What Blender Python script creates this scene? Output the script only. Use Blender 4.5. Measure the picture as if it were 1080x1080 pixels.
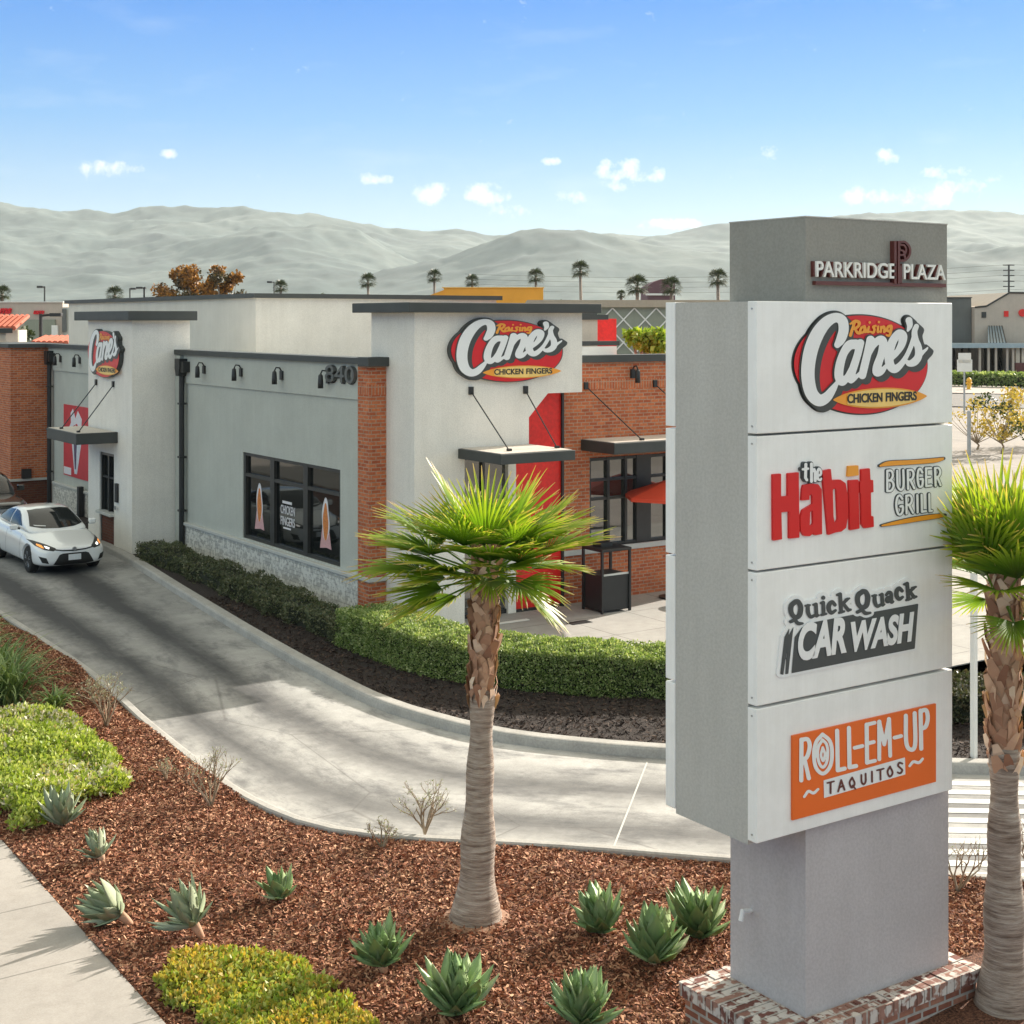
import bpy, bmesh, math, random
import numpy as np
from mathutils import Vector, Matrix
from mathutils.bvhtree import BVHTree
from mathutils.geometry import delaunay_2d_cdt
for o in list(bpy.data.objects): bpy.data.objects.remove(o)
S=bpy.context.scene; C=S.collection
rnd=random.Random(7); nr=np.random.RandomState(7)
R=math.radians
# ---------------------------------------------------------------- camera, sky, sun, exposure
cam=bpy.data.objects.new('camera',bpy.data.cameras.new('camera')); C.objects.link(cam)
cam.location=(0,0,6.2); cam.rotation_euler=(R(90),0,R(-34.05))
cam.data.sensor_width=36; cam.data.lens=36*1520/1080; cam.data.shift_y=-202/1080
cam.data.clip_end=40000; cam.data.clip_start=.1
S.camera=cam
S.render.resolution_x=1024; S.render.resolution_y=1024
SUN=Vector((2.2,.46,1.0)).normalized()
sun=bpy.data.objects.new('sun',bpy.data.lights.new('sun','SUN')); C.objects.link(sun)
sun.data.energy=4.3; sun.data.angle=R(.6); sun.data.color=(1,.93,.82)
sun.rotation_euler=(-SUN).to_track_quat('-Z','Y').to_euler()
S.view_settings.view_transform='Standard'; S.view_settings.look='None'
S.view_settings.exposure=1.2; S.view_settings.gamma=1
W=bpy.data.worlds.new('World'); S.world=W; W.use_nodes=True
nt=W.node_tree; nt.nodes.clear()
def wn(t,**k):
    n=nt.nodes.new(t)
    for a,b in k.items(): setattr(n,a,b)
    return n
def wm(op,a,b=None,clamp=False):
    n=wn('ShaderNodeMath',operation=op,use_clamp=clamp)
    for i,v in enumerate((a,b)):
        if v is None: continue
        if isinstance(v,(int,float)): n.inputs[i].default_value=v
        else: nt.links.new(v,n.inputs[i])
    return n.outputs[0]
sky=wn('ShaderNodeTexSky',sky_type='NISHITA',sun_disc=False)
sky.sun_elevation=math.asin(SUN.z); sky.sun_rotation=math.atan2(SUN.x,SUN.y)
sky.air_density=1.0; sky.dust_density=.4; sky.ozone_density=1.5; sky.altitude=200
tc=wn('ShaderNodeTexCoord'); sp=wn('ShaderNodeSeparateXYZ'); nt.links.new(tc.outputs['Generated'],sp.inputs[0])
ramp=wn('ShaderNodeValToRGB'); nt.links.new(sp.outputs[2],ramp.inputs[0])
SKYRAMP=[(0.0,(.27,.40,.60)),(.07,(.14,.30,.56)),(.15,(.05,.22,.55)),(.22,(.0,.17,.54)),(.34,(2.55,1.8,1.0)),(1.0,(4.2,2.35,1.05))]
ramp.color_ramp.elements[0].position=SKYRAMP[0][0]; ramp.color_ramp.elements[1].position=SKYRAMP[-1][0]
for p,c in SKYRAMP[1:-1]: ramp.color_ramp.elements.new(p)
for e,(p,c) in zip(sorted(ramp.color_ramp.elements,key=lambda e:e.position),SKYRAMP): e.color=(*c,1)
mx=wn('ShaderNodeMix',data_type='RGBA',blend_type='MULTIPLY'); mx.inputs[0].default_value=1
nt.links.new(sky.outputs[0],mx.inputs[6]); nt.links.new(ramp.outputs[0],mx.inputs[7])
# the low sky is a clear, even blue that pales toward the horizon
lo=wn('ShaderNodeValToRGB'); nt.links.new(sp.outputs[2],lo.inputs[0])
LOW=[(0.0,(1.5,2.1,2.55)),(.075,(1.2,2.0,2.7)),(.135,(.40,1.45,2.75)),(.215,(.0,.92,2.75))]
lo.color_ramp.elements[0].position=LOW[0][0]; lo.color_ramp.elements[1].position=LOW[-1][0]
for p,c in LOW[1:-1]: lo.color_ramp.elements.new(p)
for e,(p,c) in zip(sorted(lo.color_ramp.elements,key=lambda e:e.position),LOW): e.color=(*c,1)
lf=wm('MULTIPLY',wm('SUBTRACT',.34,sp.outputs[2]),9.,True)
ml=wn('ShaderNodeMix',data_type='RGBA'); nt.links.new(wm('MULTIPLY',lf,.8),ml.inputs[0]); nt.links.new(mx.outputs[2],ml.inputs[6]); nt.links.new(lo.outputs[0],ml.inputs[7]); mx=ml
# clouds: soft puffs at fixed compass directions near the horizon
az=wm('ARCTAN2',sp.outputs[0],sp.outputs[1])
el=wm('ARCSINE',sp.outputs[2])
nz=wn('ShaderNodeTexNoise'); nz.inputs['Scale'].default_value=75; nz.inputs['Detail'].default_value=6; nz.inputs['Roughness'].default_value=.6
nt.links.new(tc.outputs['Generated'],nz.inputs[0])
nz2=wn('ShaderNodeTexNoise'); nz2.inputs['Scale'].default_value=14; nz2.inputs['Detail'].default_value=5
mp=wn('ShaderNodeMapping'); mp.inputs['Scale'].default_value=(1,1,3.5); nt.links.new(tc.outputs['Generated'],mp.inputs[0]); nt.links.new(mp.outputs[0],nz2.inputs[0])
CL=[(115,177,20,7),(180,163,8,4),(395,188,14,6),(458,203,26,8),(513,203,24,10),(543,223,18,7),(583,171,8,4),(597,205,14,7),(655,180,20,10),(686,181,12,8),(650,197,18,6),(672,172,10,5),(613,209,12,5),(934,166,11,6),(999,181,17,6),(920,208,30,9),(985,208,34,9),(1024,197,28,7),(810,160,8,6),(700,237,30,5),(1050,190,12,4)]
tot=None
for x,y,sx,sy in CL:
    a=R(34.05)+math.atan((x-540)/1520); e=math.atan((338-y)/1520*math.cos(math.atan((x-540)/1520)))
    da=wm('DIVIDE',wm('SUBTRACT',az,a),sx/1520.); de=wm('DIVIDE',wm('SUBTRACT',el,e),sy/1520.)
    q=wm('SUBTRACT',1.0,wm('ADD',wm('MULTIPLY',da,da),wm('MULTIPLY',de,de)))
    tot=q if tot is None else wm('MAXIMUM',tot,q)
cl=wm('ADD',wm('MULTIPLY',wm('ADD',wm('MAXIMUM',tot,-2.5),.35),.8),wm('MULTIPLY',wm('SUBTRACT',nz.outputs[0],.5),9.0))
cl=wm('MULTIPLY',wm('MULTIPLY',cl,.45,True),.95)
cir=wm('MULTIPLY',wm('SUBTRACT',nz2.outputs[0],.56,True),.5,True)
cl=wm('MAXIMUM',cl,cir)
mc=wn('ShaderNodeMix',data_type='RGBA'); nt.links.new(cl,mc.inputs[0]); nt.links.new(mx.outputs[2],mc.inputs[6])
CLOUDCOL=(3.6,3.7,3.8)
mc.inputs[7].default_value=(*CLOUDCOL,1)
bg=wn('ShaderNodeBackground'); bg.inputs[1].default_value=.14; nt.links.new(mc.outputs[2],bg.inputs[0])
wo=wn('ShaderNodeOutputWorld'); nt.links.new(bg.outputs[0],wo.inputs[0])

# ---------------------------------------------------------------- materials
MATS={}
def nmat(name):
    m=bpy.data.materials.new(name); m.use_nodes=True; MATS[name]=m
    n=m.node_tree; b=n.nodes['Principled BSDF']; return m,n,b
def N(n,t,**k):
    x=n.nodes.new(t)
    for a,v in k.items(): setattr(x,a,v)
    return x
def noise(n,vec,scale,detail=4,rough=.55):
    x=N(n,'ShaderNodeTexNoise'); x.inputs['Scale'].default_value=scale; x.inputs['Detail'].default_value=detail; x.inputs['Roughness'].default_value=rough
    n.links.new(vec,x.inputs[0]); return x.outputs[0]
def rampn(n,fac,stops):
    r=N(n,'ShaderNodeValToRGB'); n.links.new(fac,r.inputs[0])
    cr=r.color_ramp
    while len(cr.elements)<len(stops): cr.elements.new(.5)
    for e,(p,c) in zip(cr.elements,stops): e.position=p; e.color=(*c,1) if len(c)==3 else c
    return r.outputs[0]
def mixc(n,fac,a,b,mode='MIX'):
    x=N(n,'ShaderNodeMix',data_type='RGBA',blend_type=mode)
    for i,v in ((0,fac),(6,a),(7,b)):
        if isinstance(v,(int,float)): x.inputs[i].default_value=v
        elif isinstance(v,tuple): x.inputs[i].default_value=(*v,1) if len(v)==3 else v
        else: n.links.new(v,x.inputs[i])
    return x.outputs[2]
def math_(n,op,a,b=None,clamp=False):
    x=N(n,'ShaderNodeMath',operation=op,use_clamp=clamp)
    for i,v in enumerate((a,b)):
        if v is None: continue
        if isinstance(v,(int,float)): x.inputs[i].default_value=v
        else: n.links.new(v,x.inputs[i])
    return x.outputs[0]
def bump(n,b,h,strength,dist=.01):
    x=N(n,'ShaderNodeBump'); x.inputs['Strength'].default_value=strength; x.inputs['Distance'].default_value=dist
    n.links.new(h,x.inputs['Height']); n.links.new(x.outputs[0],b.inputs['Normal'])
def k3(c,f): return tuple(min(1,v*f) for v in c)
def simple(name,col,rough=.8,var=.08,vs=3.,bs=0,bst=0,metal=0,spec=.5,fine=0,coat=0):
    m,n,b=nmat(name); o=N(n,'ShaderNodeTexCoord').outputs['Object']
    g=N(n,'ShaderNodeNewGeometry').outputs['Position']
    f=noise(n,g,vs,5,.6)
    c=rampn(n,f,[(.3,k3(col,1-var)),(.7,k3(col,1+var))])
    if fine:
        f2=noise(n,g,fine,2); c=mixc(n,.25,c,rampn(n,f2,[(.35,(.35,.35,.35)),(.65,(1,1,1))]),'MULTIPLY')
    n.links.new(c,b.inputs['Base Color']); b.inputs['Roughness'].default_value=rough; b.inputs['Metallic'].default_value=metal
    b.inputs['Specular IOR Level'].default_value=spec
    if coat: b.inputs['Coat Weight'].default_value=coat; b.inputs['Coat Roughness'].default_value=.05
    if bs: bump(n,b,noise(n,g,bs,4,.6),bst,.01)
    return m
def stucco(name,col):
    m,n,b=nmat(name); g=N(n,'ShaderNodeNewGeometry').outputs['Position']
    f=noise(n,g,.9,6,.65); c=rampn(n,f,[(.25,k3(col,.9)),(.75,k3(col,1.06))])
    mp=N(n,'ShaderNodeMapping'); mp.inputs['Scale'].default_value=(5,5,.35); n.links.new(g,mp.inputs[0])
    c=mixc(n,.09,c,rampn(n,noise(n,mp.outputs[0],1,5,.7),[(.38,(.55,.52,.48)),(.6,(1,1,1))]),'MULTIPLY')
    f2=noise(n,g,38,3,.6); c=mixc(n,.18,c,rampn(n,f2,[(.38,(.45,.45,.45)),(.6,(1,1,1))]),'MULTIPLY')
    n.links.new(c,b.inputs['Base Color']); b.inputs['Roughness'].default_value=.93; b.inputs['Specular IOR Level'].default_value=.2
    bump(n,b,f2,.5,.006); return m
def wallvec(n):
    g=N(n,'ShaderNodeNewGeometry').outputs['Position']; s=N(n,'ShaderNodeSeparateXYZ'); n.links.new(g,s.inputs[0])
    u=math_(n,'ADD',s.outputs[0],s.outputs[1]); c=N(n,'ShaderNodeCombineXYZ'); n.links.new(u,c.inputs[0]); n.links.new(s.outputs[2],c.inputs[1])
    return g,u,s.outputs[2],c.outputs[0]
def brick(name,c1,c2,mortar,bw=.22,rh=.076,soldier=False,spots=None,msize=.011,bst=.6,tops=False):
    m,n,b=nmat(name); g,u,z,v=wallvec(n)
    if soldier:
        c=N(n,'ShaderNodeCombineXYZ'); n.links.new(z,c.inputs[0]); n.links.new(u,c.inputs[1]); v=c.outputs[0]
    if tops: v=g
    t=N(n,'ShaderNodeTexBrick'); n.links.new(v,t.inputs[0]); t.inputs['Scale'].default_value=1
    t.inputs['Brick Width'].default_value=bw; t.inputs['Row Height'].default_value=rh; t.inputs['Mortar Size'].default_value=msize
    t.inputs['Mortar Smooth'].default_value=.2; t.inputs['Color1'].default_value=(*c1,1); t.inputs['Color2'].default_value=(*c2,1); t.inputs['Mortar'].default_value=(*mortar,1)
    t.inputs['Bias'].default_value=-.1
    if soldier: t.offset=0
    col=t.outputs[0]
    f=noise(n,g,2.2,5,.7); col=mixc(n,.5,col,rampn(n,f,[(.3,(.62,.6,.6)),(.7,(1.0,1.0,1.0))]),'MULTIPLY')
    f3=noise(n,g,16,3,.6); col=mixc(n,.45,col,rampn(n,f3,[(.35,(.55,.5,.48)),(.65,(1,1,1))]),'MULTIPLY')
    if spots:
        f4=noise(n,g,11,2,.5); col=mixc(n,rampn(n,f4,[(.48,(0,0,0)),(.56,(1,1,1))]),col,spots)
    n.links.new(col,b.inputs['Base Color']); b.inputs['Roughness'].default_value=.9; b.inputs['Specular IOR Level'].default_value=.25
    inv=math_(n,'SUBTRACT',1.,t.outputs[1]); bump(n,b,inv,bst,.01); return m
def leafmat(name,c1,c2,c3=None,trans=.35,rough=.5,spec=.4):
    m,n,b=nmat(name); g=N(n,'ShaderNodeNewGeometry')
    st=[(0,c1),(.6,c2)]+([(1,c3)] if c3 else [])
    c=rampn(n,g.outputs['Random Per Island'],st)
    f=noise(n,g.outputs['Position'],1.5,3); c=mixc(n,.5,c,rampn(n,f,[(.3,(.6,.65,.6)),(.7,(1,1,1))]),'MULTIPLY')
    n.links.new(c,b.inputs['Base Color']); b.inputs['Roughness'].default_value=rough; b.inputs['Specular IOR Level'].default_value=spec
    if trans:
        tr=N(n,'ShaderNodeBsdfTranslucent'); n.links.new(mixc(n,1.,c,(1.0,1.0,.5),'MULTIPLY'),tr.inputs[0])
        ms=N(n,'ShaderNodeMixShader'); ms.inputs[0].default_value=trans
        n.links.new(b.outputs[0],ms.inputs[1]); n.links.new(tr.outputs[0],ms.inputs[2])
        n.links.new(ms.outputs[0],n.nodes['Material Output'].inputs[0])
    return m
def glassy(name,col=(.015,.018,.02),rough=.03,tint=1.5):
    m,n,b=nmat(name); b.inputs['Base Color'].default_value=(*col,1); b.inputs['Roughness'].default_value=rough
    b.inputs['IOR'].default_value=tint; b.inputs['Specular IOR Level'].default_value=.6
    g=N(n,'ShaderNodeNewGeometry').outputs['Position']; bump(n,b,noise(n,g,1.3,2),.05,.02); return m

M=MATS
stucco('white_stucco',(.86,.82,.75)); stucco('grey_stucco',(.53,.545,.495)); stucco('pale_stucco',(.66,.64,.59)); stucco('cream_stucco',(.68,.60,.50))
stucco('cabinet_grey',(.52,.51,.48)); stucco('post_grey',(.53,.50,.51)); stucco('cap_grey',(.31,.305,.28)); stucco('dark_stucco',(.16,.165,.16)); stucco('tan_wall',(.45,.38,.30)); stucco('green_wall',(.30,.32,.26)); stucco('beige_wall',(.55,.47,.40))
brick('brick',(.50,.125,.055),(.74,.235,.095),(.52,.34,.24)); brick('brick_soldier',(.50,.125,.055),(.74,.235,.095),(.52,.34,.24),soldier=True)
brick('dark_brick',(.15,.05,.035),(.2,.07,.04),(.15,.1,.08))
brick('stone',(.58,.57,.53),(.80,.79,.73),(.50,.49,.45),bw=.27,rh=.085,msize=.009,bst=1.0,spots=(.74,.72,.66))
brick('cap_brick',(.20,.085,.07),(.46,.27,.21),(.50,.46,.42),bw=.4,rh=.0969,msize=.012,spots=(.60,.55,.51),tops=True); brick('old_brick',(.26,.09,.06),(.50,.24,.16),(.50,.46,.42),bw=.2,rh=.072,msize=.014); brick('old_brick_soldier',(.30,.10,.065),(.55,.30,.2),(.52,.48,.44),bw=.3,rh=.078,spots=(.6,.54,.5),msize=.012,tops=True)
simple('coping',(.045,.05,.048),.55,.15,2); simple('black_metal',(.018,.019,.02),.45,.2,5); simple('dark_frame',(.03,.031,.03),.4,.15,5); simple('canopy_top',(.62,.56,.49),.8,.08,2,fine=20)
simple('sill',(.52,.52,.49),.85,.06,3,30,.2); simple('panel_white',(.90,.90,.885),.35,.02,1.5,spec=.4); simple('panel_frame',(.74,.75,.75),.35,.02,1.5)
simple('sign_white',(.82,.83,.83),.35,.015,3); simple('sign_red',(.66,.006,.012),.35,.06,3); simple('sign_dark',(.05,.055,.052),.4,.05,3); simple('sign_orange',(.85,.34,.03),.4,.05,3); simple('sign_yellow',(.88,.60,.18),.4,.06,5)
simple('sign_black',(.012,.014,.018),.4,.05,3); simple('habit_red',(.66,.006,.008),.35,.04,3); simple('roll_orange',(.83,.145,.012),.45,.03,2); simple('slate',(.055,.065,.07),.4,.04,3); simple('maroon',(.12,.03,.025),.4,.1,5); simple('letter_white',(.8,.8,.76),.4,.03,3)
simple('red_wall',(.80,.02,.012),.45,.18,1.2,fine=12); simple('mural_red',(.55,.035,.045),.6,.1,2); simple('mural_grey',(.62,.66,.70),.6,.12,5); simple('mural_purple',(.10,.06,.12),.6,.1,5)
simple('number_grey',(.10,.105,.10),.45,.05,4)
simple('curb',(.40,.385,.36),.9,.14,2.5,25,.3,fine=30)
simple('car_white',(.80,.81,.81),.22,.01,1,coat=.8); simple('car_dark',(.012,.013,.015),.25,.05,1,coat=.8); simple('car_silver',(.35,.36,.38),.3,.05,1,coat=.6); simple('tyre',(.02,.02,.02),.85,.1,6); simple('rim',(.45,.46,.47),.3,.05,6,metal=.9); simple('lamp_clear',(.75,.77,.8),.15,.05,6); simple('plastic_black',(.018,.018,.018),.5,.1,6); simple('plate',(.68,.70,.72),.5,.05,30); simple('interior',(.12,.12,.12),.9,.3,6)
simple('tile_red',(.50,.13,.075),.8,.2,6); simple('orange_wall',(.80,.36,.04),.8,.06,.5); simple('purple_roof',(.13,.06,.075),.8,.1,.5); simple('blue_metal',(.34,.42,.47),.5,.1,1); simple('trim_white',(.75,.74,.70),.7,.04,3); simple('hydrant_yellow',(.75,.40,.03),.5,.05,8); simple('steel_post',(.38,.40,.41),.5,.08,3); simple('umbrella_red',(.75,.075,.03),.7,.08,2); simple('brown_pole',(.09,.03,.02),.5,.1,3); simple('wire',(.03,.03,.03),.6); simple('pvc',(.8,.8,.8),.4); simple('paint_white',(.62,.62,.6),.8,.15,9)
simple('decal_white',(.75,.72,.74),.6,.08,25); simple('decal_pink',(.62,.35,.36),.6,.15,25); simple('decal_orange',(.62,.20,.04),.6,.35,25)
for nm_ in ('panel_white','panel_frame'):
    n=M[nm_].node_tree; b=n.nodes['Principled BSDF']; g=N(n,'ShaderNodeNewGeometry').outputs['Position']; mp=N(n,'ShaderNodeMapping'); mp.inputs['Scale'].default_value=(14,14,.8); n.links.new(g,mp.inputs[0])
    src=b.inputs['Base Color'].links[0].from_socket; c=mixc(n,.08,src,rampn(n,noise(n,mp.outputs[0],1,6,.75),[(.42,(.5,.47,.42)),(.62,(1,1,1))]),'MULTIPLY'); c=mixc(n,.08,c,rampn(n,noise(n,g,3,6,.7),[(.4,(.5,.48,.44)),(.6,(1,1,1))]),'MULTIPLY'); n.links.new(c,b.inputs['Base Color'])
m,n,b=nmat('amber'); b.inputs['Base Color'].default_value=(.9,.3,.04,1); b.inputs['Emission Color'].default_value=(1,.35,.08,1); b.inputs['Emission Strength'].default_value=.35
m,n,b=nmat('headlamp_lit'); b.inputs['Base Color'].default_value=(.9,.9,.9,1); b.inputs['Emission Color'].default_value=(1,.97,.9,1); b.inputs['Emission Strength'].default_value=.45
glassy('window_glass',(.010,.012,.012)); glassy('front_glass',(.02,.024,.022),.03,2.4); glassy('car_glass',(.02,.023,.024),.04)
leafmat('hedge_leaf',(.12,.20,.045),(.32,.42,.14),(.64,.68,.36),.38); leafmat('dark_leaf',(.06,.075,.03),(.10,.105,.05),(.13,.10,.06),.2)
leafmat('cover_leaf',(.22,.32,.03),(.42,.50,.09),(.62,.64,.25),.35); leafmat('cover_flower',(.6,.55,.42),(.72,.68,.55),(.62,.45,.15),.2); leafmat('cover_yellow',(.30,.34,.05),(.55,.46,.09),(.70,.42,.09),.35)
leafmat('strap_leaf',(.10,.17,.05),(.22,.32,.11),(.42,.52,.22),.3); leafmat('tree_leaf',(.03,.06,.02),(.06,.09,.03),(.1,.12,.04),.2); leafmat('autumn_leaf',(.10,.06,.03),(.38,.17,.04),(.55,.26,.06),.3); leafmat('autumn_dark',(.05,.05,.03),(.10,.08,.04),(.2,.12,.05),.2); leafmat('yellow_leaf',(.45,.30,.05),(.62,.45,.12),(.40,.36,.10),.4); leafmat('far_palm',(.025,.04,.02),(.05,.07,.03),(.09,.11,.05),.15); leafmat('bright_leaf',(.2,.32,.03),(.35,.48,.06),(.5,.58,.12),.4)
leafmat('grey_leaf',(.3,.33,.25),(.42,.43,.33),(.5,.48,.38),.3); leafmat('twig',(.20,.15,.10),(.30,.22,.15),(.42,.34,.26),0,.9)
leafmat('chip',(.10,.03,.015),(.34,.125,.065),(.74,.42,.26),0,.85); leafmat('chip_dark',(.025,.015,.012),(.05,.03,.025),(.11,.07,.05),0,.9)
leafmat('boot',(.28,.13,.08),(.58,.35,.235),(.82,.64,.50),.1,.85)
def agavemat(name,c1,c2,c3):
    m=leafmat(name,c1,c2,c3,.22,.42,.4); return m
agavemat('agave_leaf',(.26,.40,.17),(.38,.52,.24),(.56,.64,.38)); agavemat('agave_grey',(.34,.41,.26),(.44,.50,.34),(.55,.58,.42))
# fan frond: greener near the heart, yellow to straw toward the segment tips (colour along the leaf, stored on the mesh)
m,n,b=nmat('frond'); at=N(n,'ShaderNodeAttribute',attribute_name='tip'); g=N(n,'ShaderNodeNewGeometry')
c=rampn(n,at.outputs['Fac'],[(0,(.09,.19,.02)),(.45,(.20,.35,.03)),(.78,(.40,.50,.06)),(.93,(.66,.52,.18)),(1,(.78,.52,.34))])
c=mixc(n,.6,c,rampn(n,g.outputs['Random Per Island'],[(0,(.55,.65,.5)),(1,(1,1,.9))]),'MULTIPLY')
n.links.new(c,b.inputs['Base Color']); b.inputs['Roughness'].default_value=.42
tr=N(n,'ShaderNodeBsdfTranslucent'); n.links.new(mixc(n,1.,c,(1.,1.,.35),'MULTIPLY'),tr.inputs[0]); ms=N(n,'ShaderNodeMixShader'); ms.inputs[0].default_value=.5
n.links.new(b.outputs[0],ms.inputs[1]); n.links.new(tr.outputs[0],ms.inputs[2]); n.links.new(ms.outputs[0],n.nodes['Material Output'].inputs[0])
# palm bark with ring scars
m,n,b=nmat('palm_bark'); g=N(n,'ShaderNodeNewGeometry').outputs['Position']
mp=N(n,'ShaderNodeMapping'); mp.inputs['Scale'].default_value=(3,3,26); n.links.new(g,mp.inputs[0])
f=noise(n,mp.outputs[0],1.2,5,.65); f2=noise(n,g,5,4,.6)
c=rampn(n,f,[(.3,(.17,.12,.095)),(.5,(.37,.30,.25)),(.7,(.54,.47,.41))]); c=mixc(n,.5,c,rampn(n,f2,[(.3,(.6,.52,.46)),(.7,(1,1,1))]),'MULTIPLY')
n.links.new(c,b.inputs['Base Color']); b.inputs['Roughness'].default_value=.9; bump(n,b,f,.9,.03)
# concrete drive with tyre-darkened lanes (UV: x across the lane, y metres along it)
def drive_mat():
    m,n,b=nmat('driveway_concrete'); uv=N(n,'ShaderNodeUVMap').outputs[0]; s=N(n,'ShaderNodeSeparateXYZ'); n.links.new(uv,s.inputs[0]); g=N(n,'ShaderNodeNewGeometry').outputs['Position']
    w=math_(n,'ADD',math_(n,'MULTIPLY',math_(n,'SUBTRACT',noise(n,g,.35,2),.5),.10),math_(n,'MULTIPLY',math_(n,'SUBTRACT',noise(n,g,5,5,.75),.5),.11)); u=math_(n,'ADD',s.outputs[0],w)
    def band(c,wd):
        d=math_(n,'DIVIDE',math_(n,'SUBTRACT',u,c),wd); return math_(n,'POWER',2.718,math_(n,'MULTIPLY',math_(n,'MULTIPLY',d,d),-1.))
    st=math_(n,'MAXIMUM',band(.24,.12),band(.62,.13))
    # tyre stains strengthen beside the building and ease off towards the bend
    yy=N(n,'ShaderNodeMapRange'); n.links.new(s.outputs[1],yy.inputs[0]); yy.inputs[1].default_value=20; yy.inputs[2].default_value=36; yy.inputs[3].default_value=.72; yy.inputs[4].default_value=1.15
    mp=N(n,'ShaderNodeMapping'); mp.inputs['Scale'].default_value=(9,.35,1); n.links.new(uv,mp.inputs[0]); f=noise(n,mp.outputs[0],1.,6,.7)
    st=math_(n,'MULTIPLY',st,math_(n,'ADD',math_(n,'MULTIPLY',f,.9),.55)); st=math_(n,'MULTIPLY',st,yy.outputs[0],True)
    f1=noise(n,g,.55,7,.68); base=rampn(n,f1,[(.3,(.34,.335,.325)),(.5,(.48,.47,.45)),(.72,(.62,.605,.58))])
    shade_mix=N(n,'ShaderNodeMapRange'); n.links.new(s.outputs[1],shade_mix.inputs[0]); shade_mix.inputs[1].default_value=22; shade_mix.inputs[2].default_value=30; shade_mix.inputs[3].default_value=0; shade_mix.inputs[4].default_value=.42  # painted shade: base colour darkened where the building's shadow falls
    base=mixc(n,shade_mix.outputs[0],base,(.15,.155,.155)); mp2=N(n,'ShaderNodeMapping'); mp2.inputs['Scale'].default_value=(5,.55,1); n.links.new(uv,mp2.inputs[0]); sm=noise(n,mp2.outputs[0],1.3,7,.72)
    base=mixc(n,rampn(n,sm,[(.49,(0,0,0)),(.66,(.75,.75,.75))]),base,(.14,.14,.145))
    c=mixc(n,st,base,(.05,.05,.053)); f2=noise(n,g,3.3,6,.7)
    vo=N(n,'ShaderNodeTexVoronoi',feature='DISTANCE_TO_EDGE'); vo.inputs['Scale'].default_value=.22; n.links.new(mixc(n,.12,g,N(n,'ShaderNodeTexNoise').outputs[1]) if False else g,vo.inputs[0]); c=mixc(n,rampn(n,vo.outputs[0],[(.0,(.45,.45,.45)),(.0035,(0,0,0))]),c,(.10,.09,.085))
    c=mixc(n,.4,c,rampn(n,f2,[(.35,(.60,.59,.58)),(.62,(1,1,1))]),'MULTIPLY')
    c=mixc(n,.3,c,rampn(n,noise(n,g,40,2),[(.3,(.5,.5,.5)),(.7,(1,1,1))]),'MULTIPLY')
    n.links.new(c,b.inputs['Base Color']); b.inputs['Roughness'].default_value=.85; bump(n,b,noise(n,g,60,3),.25,.004)
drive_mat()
def concrete(name,col,js=None,jw=.012,jc=.45,ang=0.,off=(0,0,0)):
    m,n,b=nmat(name); g=N(n,'ShaderNodeNewGeometry').outputs['Position']
    f=noise(n,g,.8,6,.65); c=rampn(n,f,[(.3,k3(col,.86)),(.7,k3(col,1.08))])
    c=mixc(n,.35,c,rampn(n,noise(n,g,4,6,.7),[(.35,(.66,.64,.62)),(.6,(1,1,1))]),'MULTIPLY')
    c=mixc(n,.25,c,rampn(n,noise(n,g,55,2),[(.3,(.5,.5,.5)),(.7,(1,1,1))]),'MULTIPLY')
    if js:
        mp=N(n,'ShaderNodeMapping'); mp.inputs['Rotation'].default_value=(0,0,ang); mp.inputs['Location'].default_value=off; n.links.new(g,mp.inputs[0])
        t=N(n,'ShaderNodeTexBrick'); t.offset=0; n.links.new(mp.outputs[0],t.inputs[0]); t.inputs['Scale'].default_value=1; t.inputs['Brick Width'].default_value=js[0]; t.inputs['Row Height'].default_value=js[1]; t.inputs['Mortar Size'].default_value=jw
        t.inputs['Color1'].default_value=(1,1,1,1); t.inputs['Color2'].default_value=(.93,.93,.93,1); t.inputs['Mortar'].default_value=(jc,jc,jc,1)
        c=mixc(n,1.,c,t.outputs[0],'MULTIPLY')
    n.links.new(c,b.inputs['Base Color']); b.inputs['Roughness'].default_value=.88; bump(n,b,noise(n,g,70,3),.3,.004)
concrete('sidewalk_concrete',(.40,.37,.34),(60.,1.52),.012,.55); concrete('patio_concrete',(.40,.385,.36),(1.6,1.6)); concrete('lot_concrete',(.33,.295,.27),(4.5,4.5),.03,.55,.35); concrete('road_asphalt',(.17,.16,.155)); concrete('far_ground',(.26,.23,.20)); concrete('far_pave',(.42,.37,.34))
m,n,b=nmat('mulch'); g=N(n,'ShaderNodeNewGeometry').outputs['Position']; f=noise(n,g,45,3,.7)
c=rampn(n,f,[(.35,(.035,.014,.008)),(.5,(.14,.055,.03)),(.68,(.30,.14,.08))]); c=mixc(n,.5,c,rampn(n,noise(n,g,1.1,4),[(.3,(.5,.48,.46)),(.7,(1,1,1))]),'MULTIPLY'); n.links.new(c,b.inputs['Base Color']); b.inputs['Roughness'].default_value=.95; bump(n,b,f,1,.03)
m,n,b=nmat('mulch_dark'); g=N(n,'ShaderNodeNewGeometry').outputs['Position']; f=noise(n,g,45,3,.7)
c=rampn(n,f,[(.35,(.012,.009,.008)),(.6,(.04,.027,.023)),(.75,(.09,.06,.05))]); n.links.new(c,b.inputs['Base Color']); b.inputs['Roughness'].default_value=.95; bump(n,b,f,1,.03)
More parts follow.
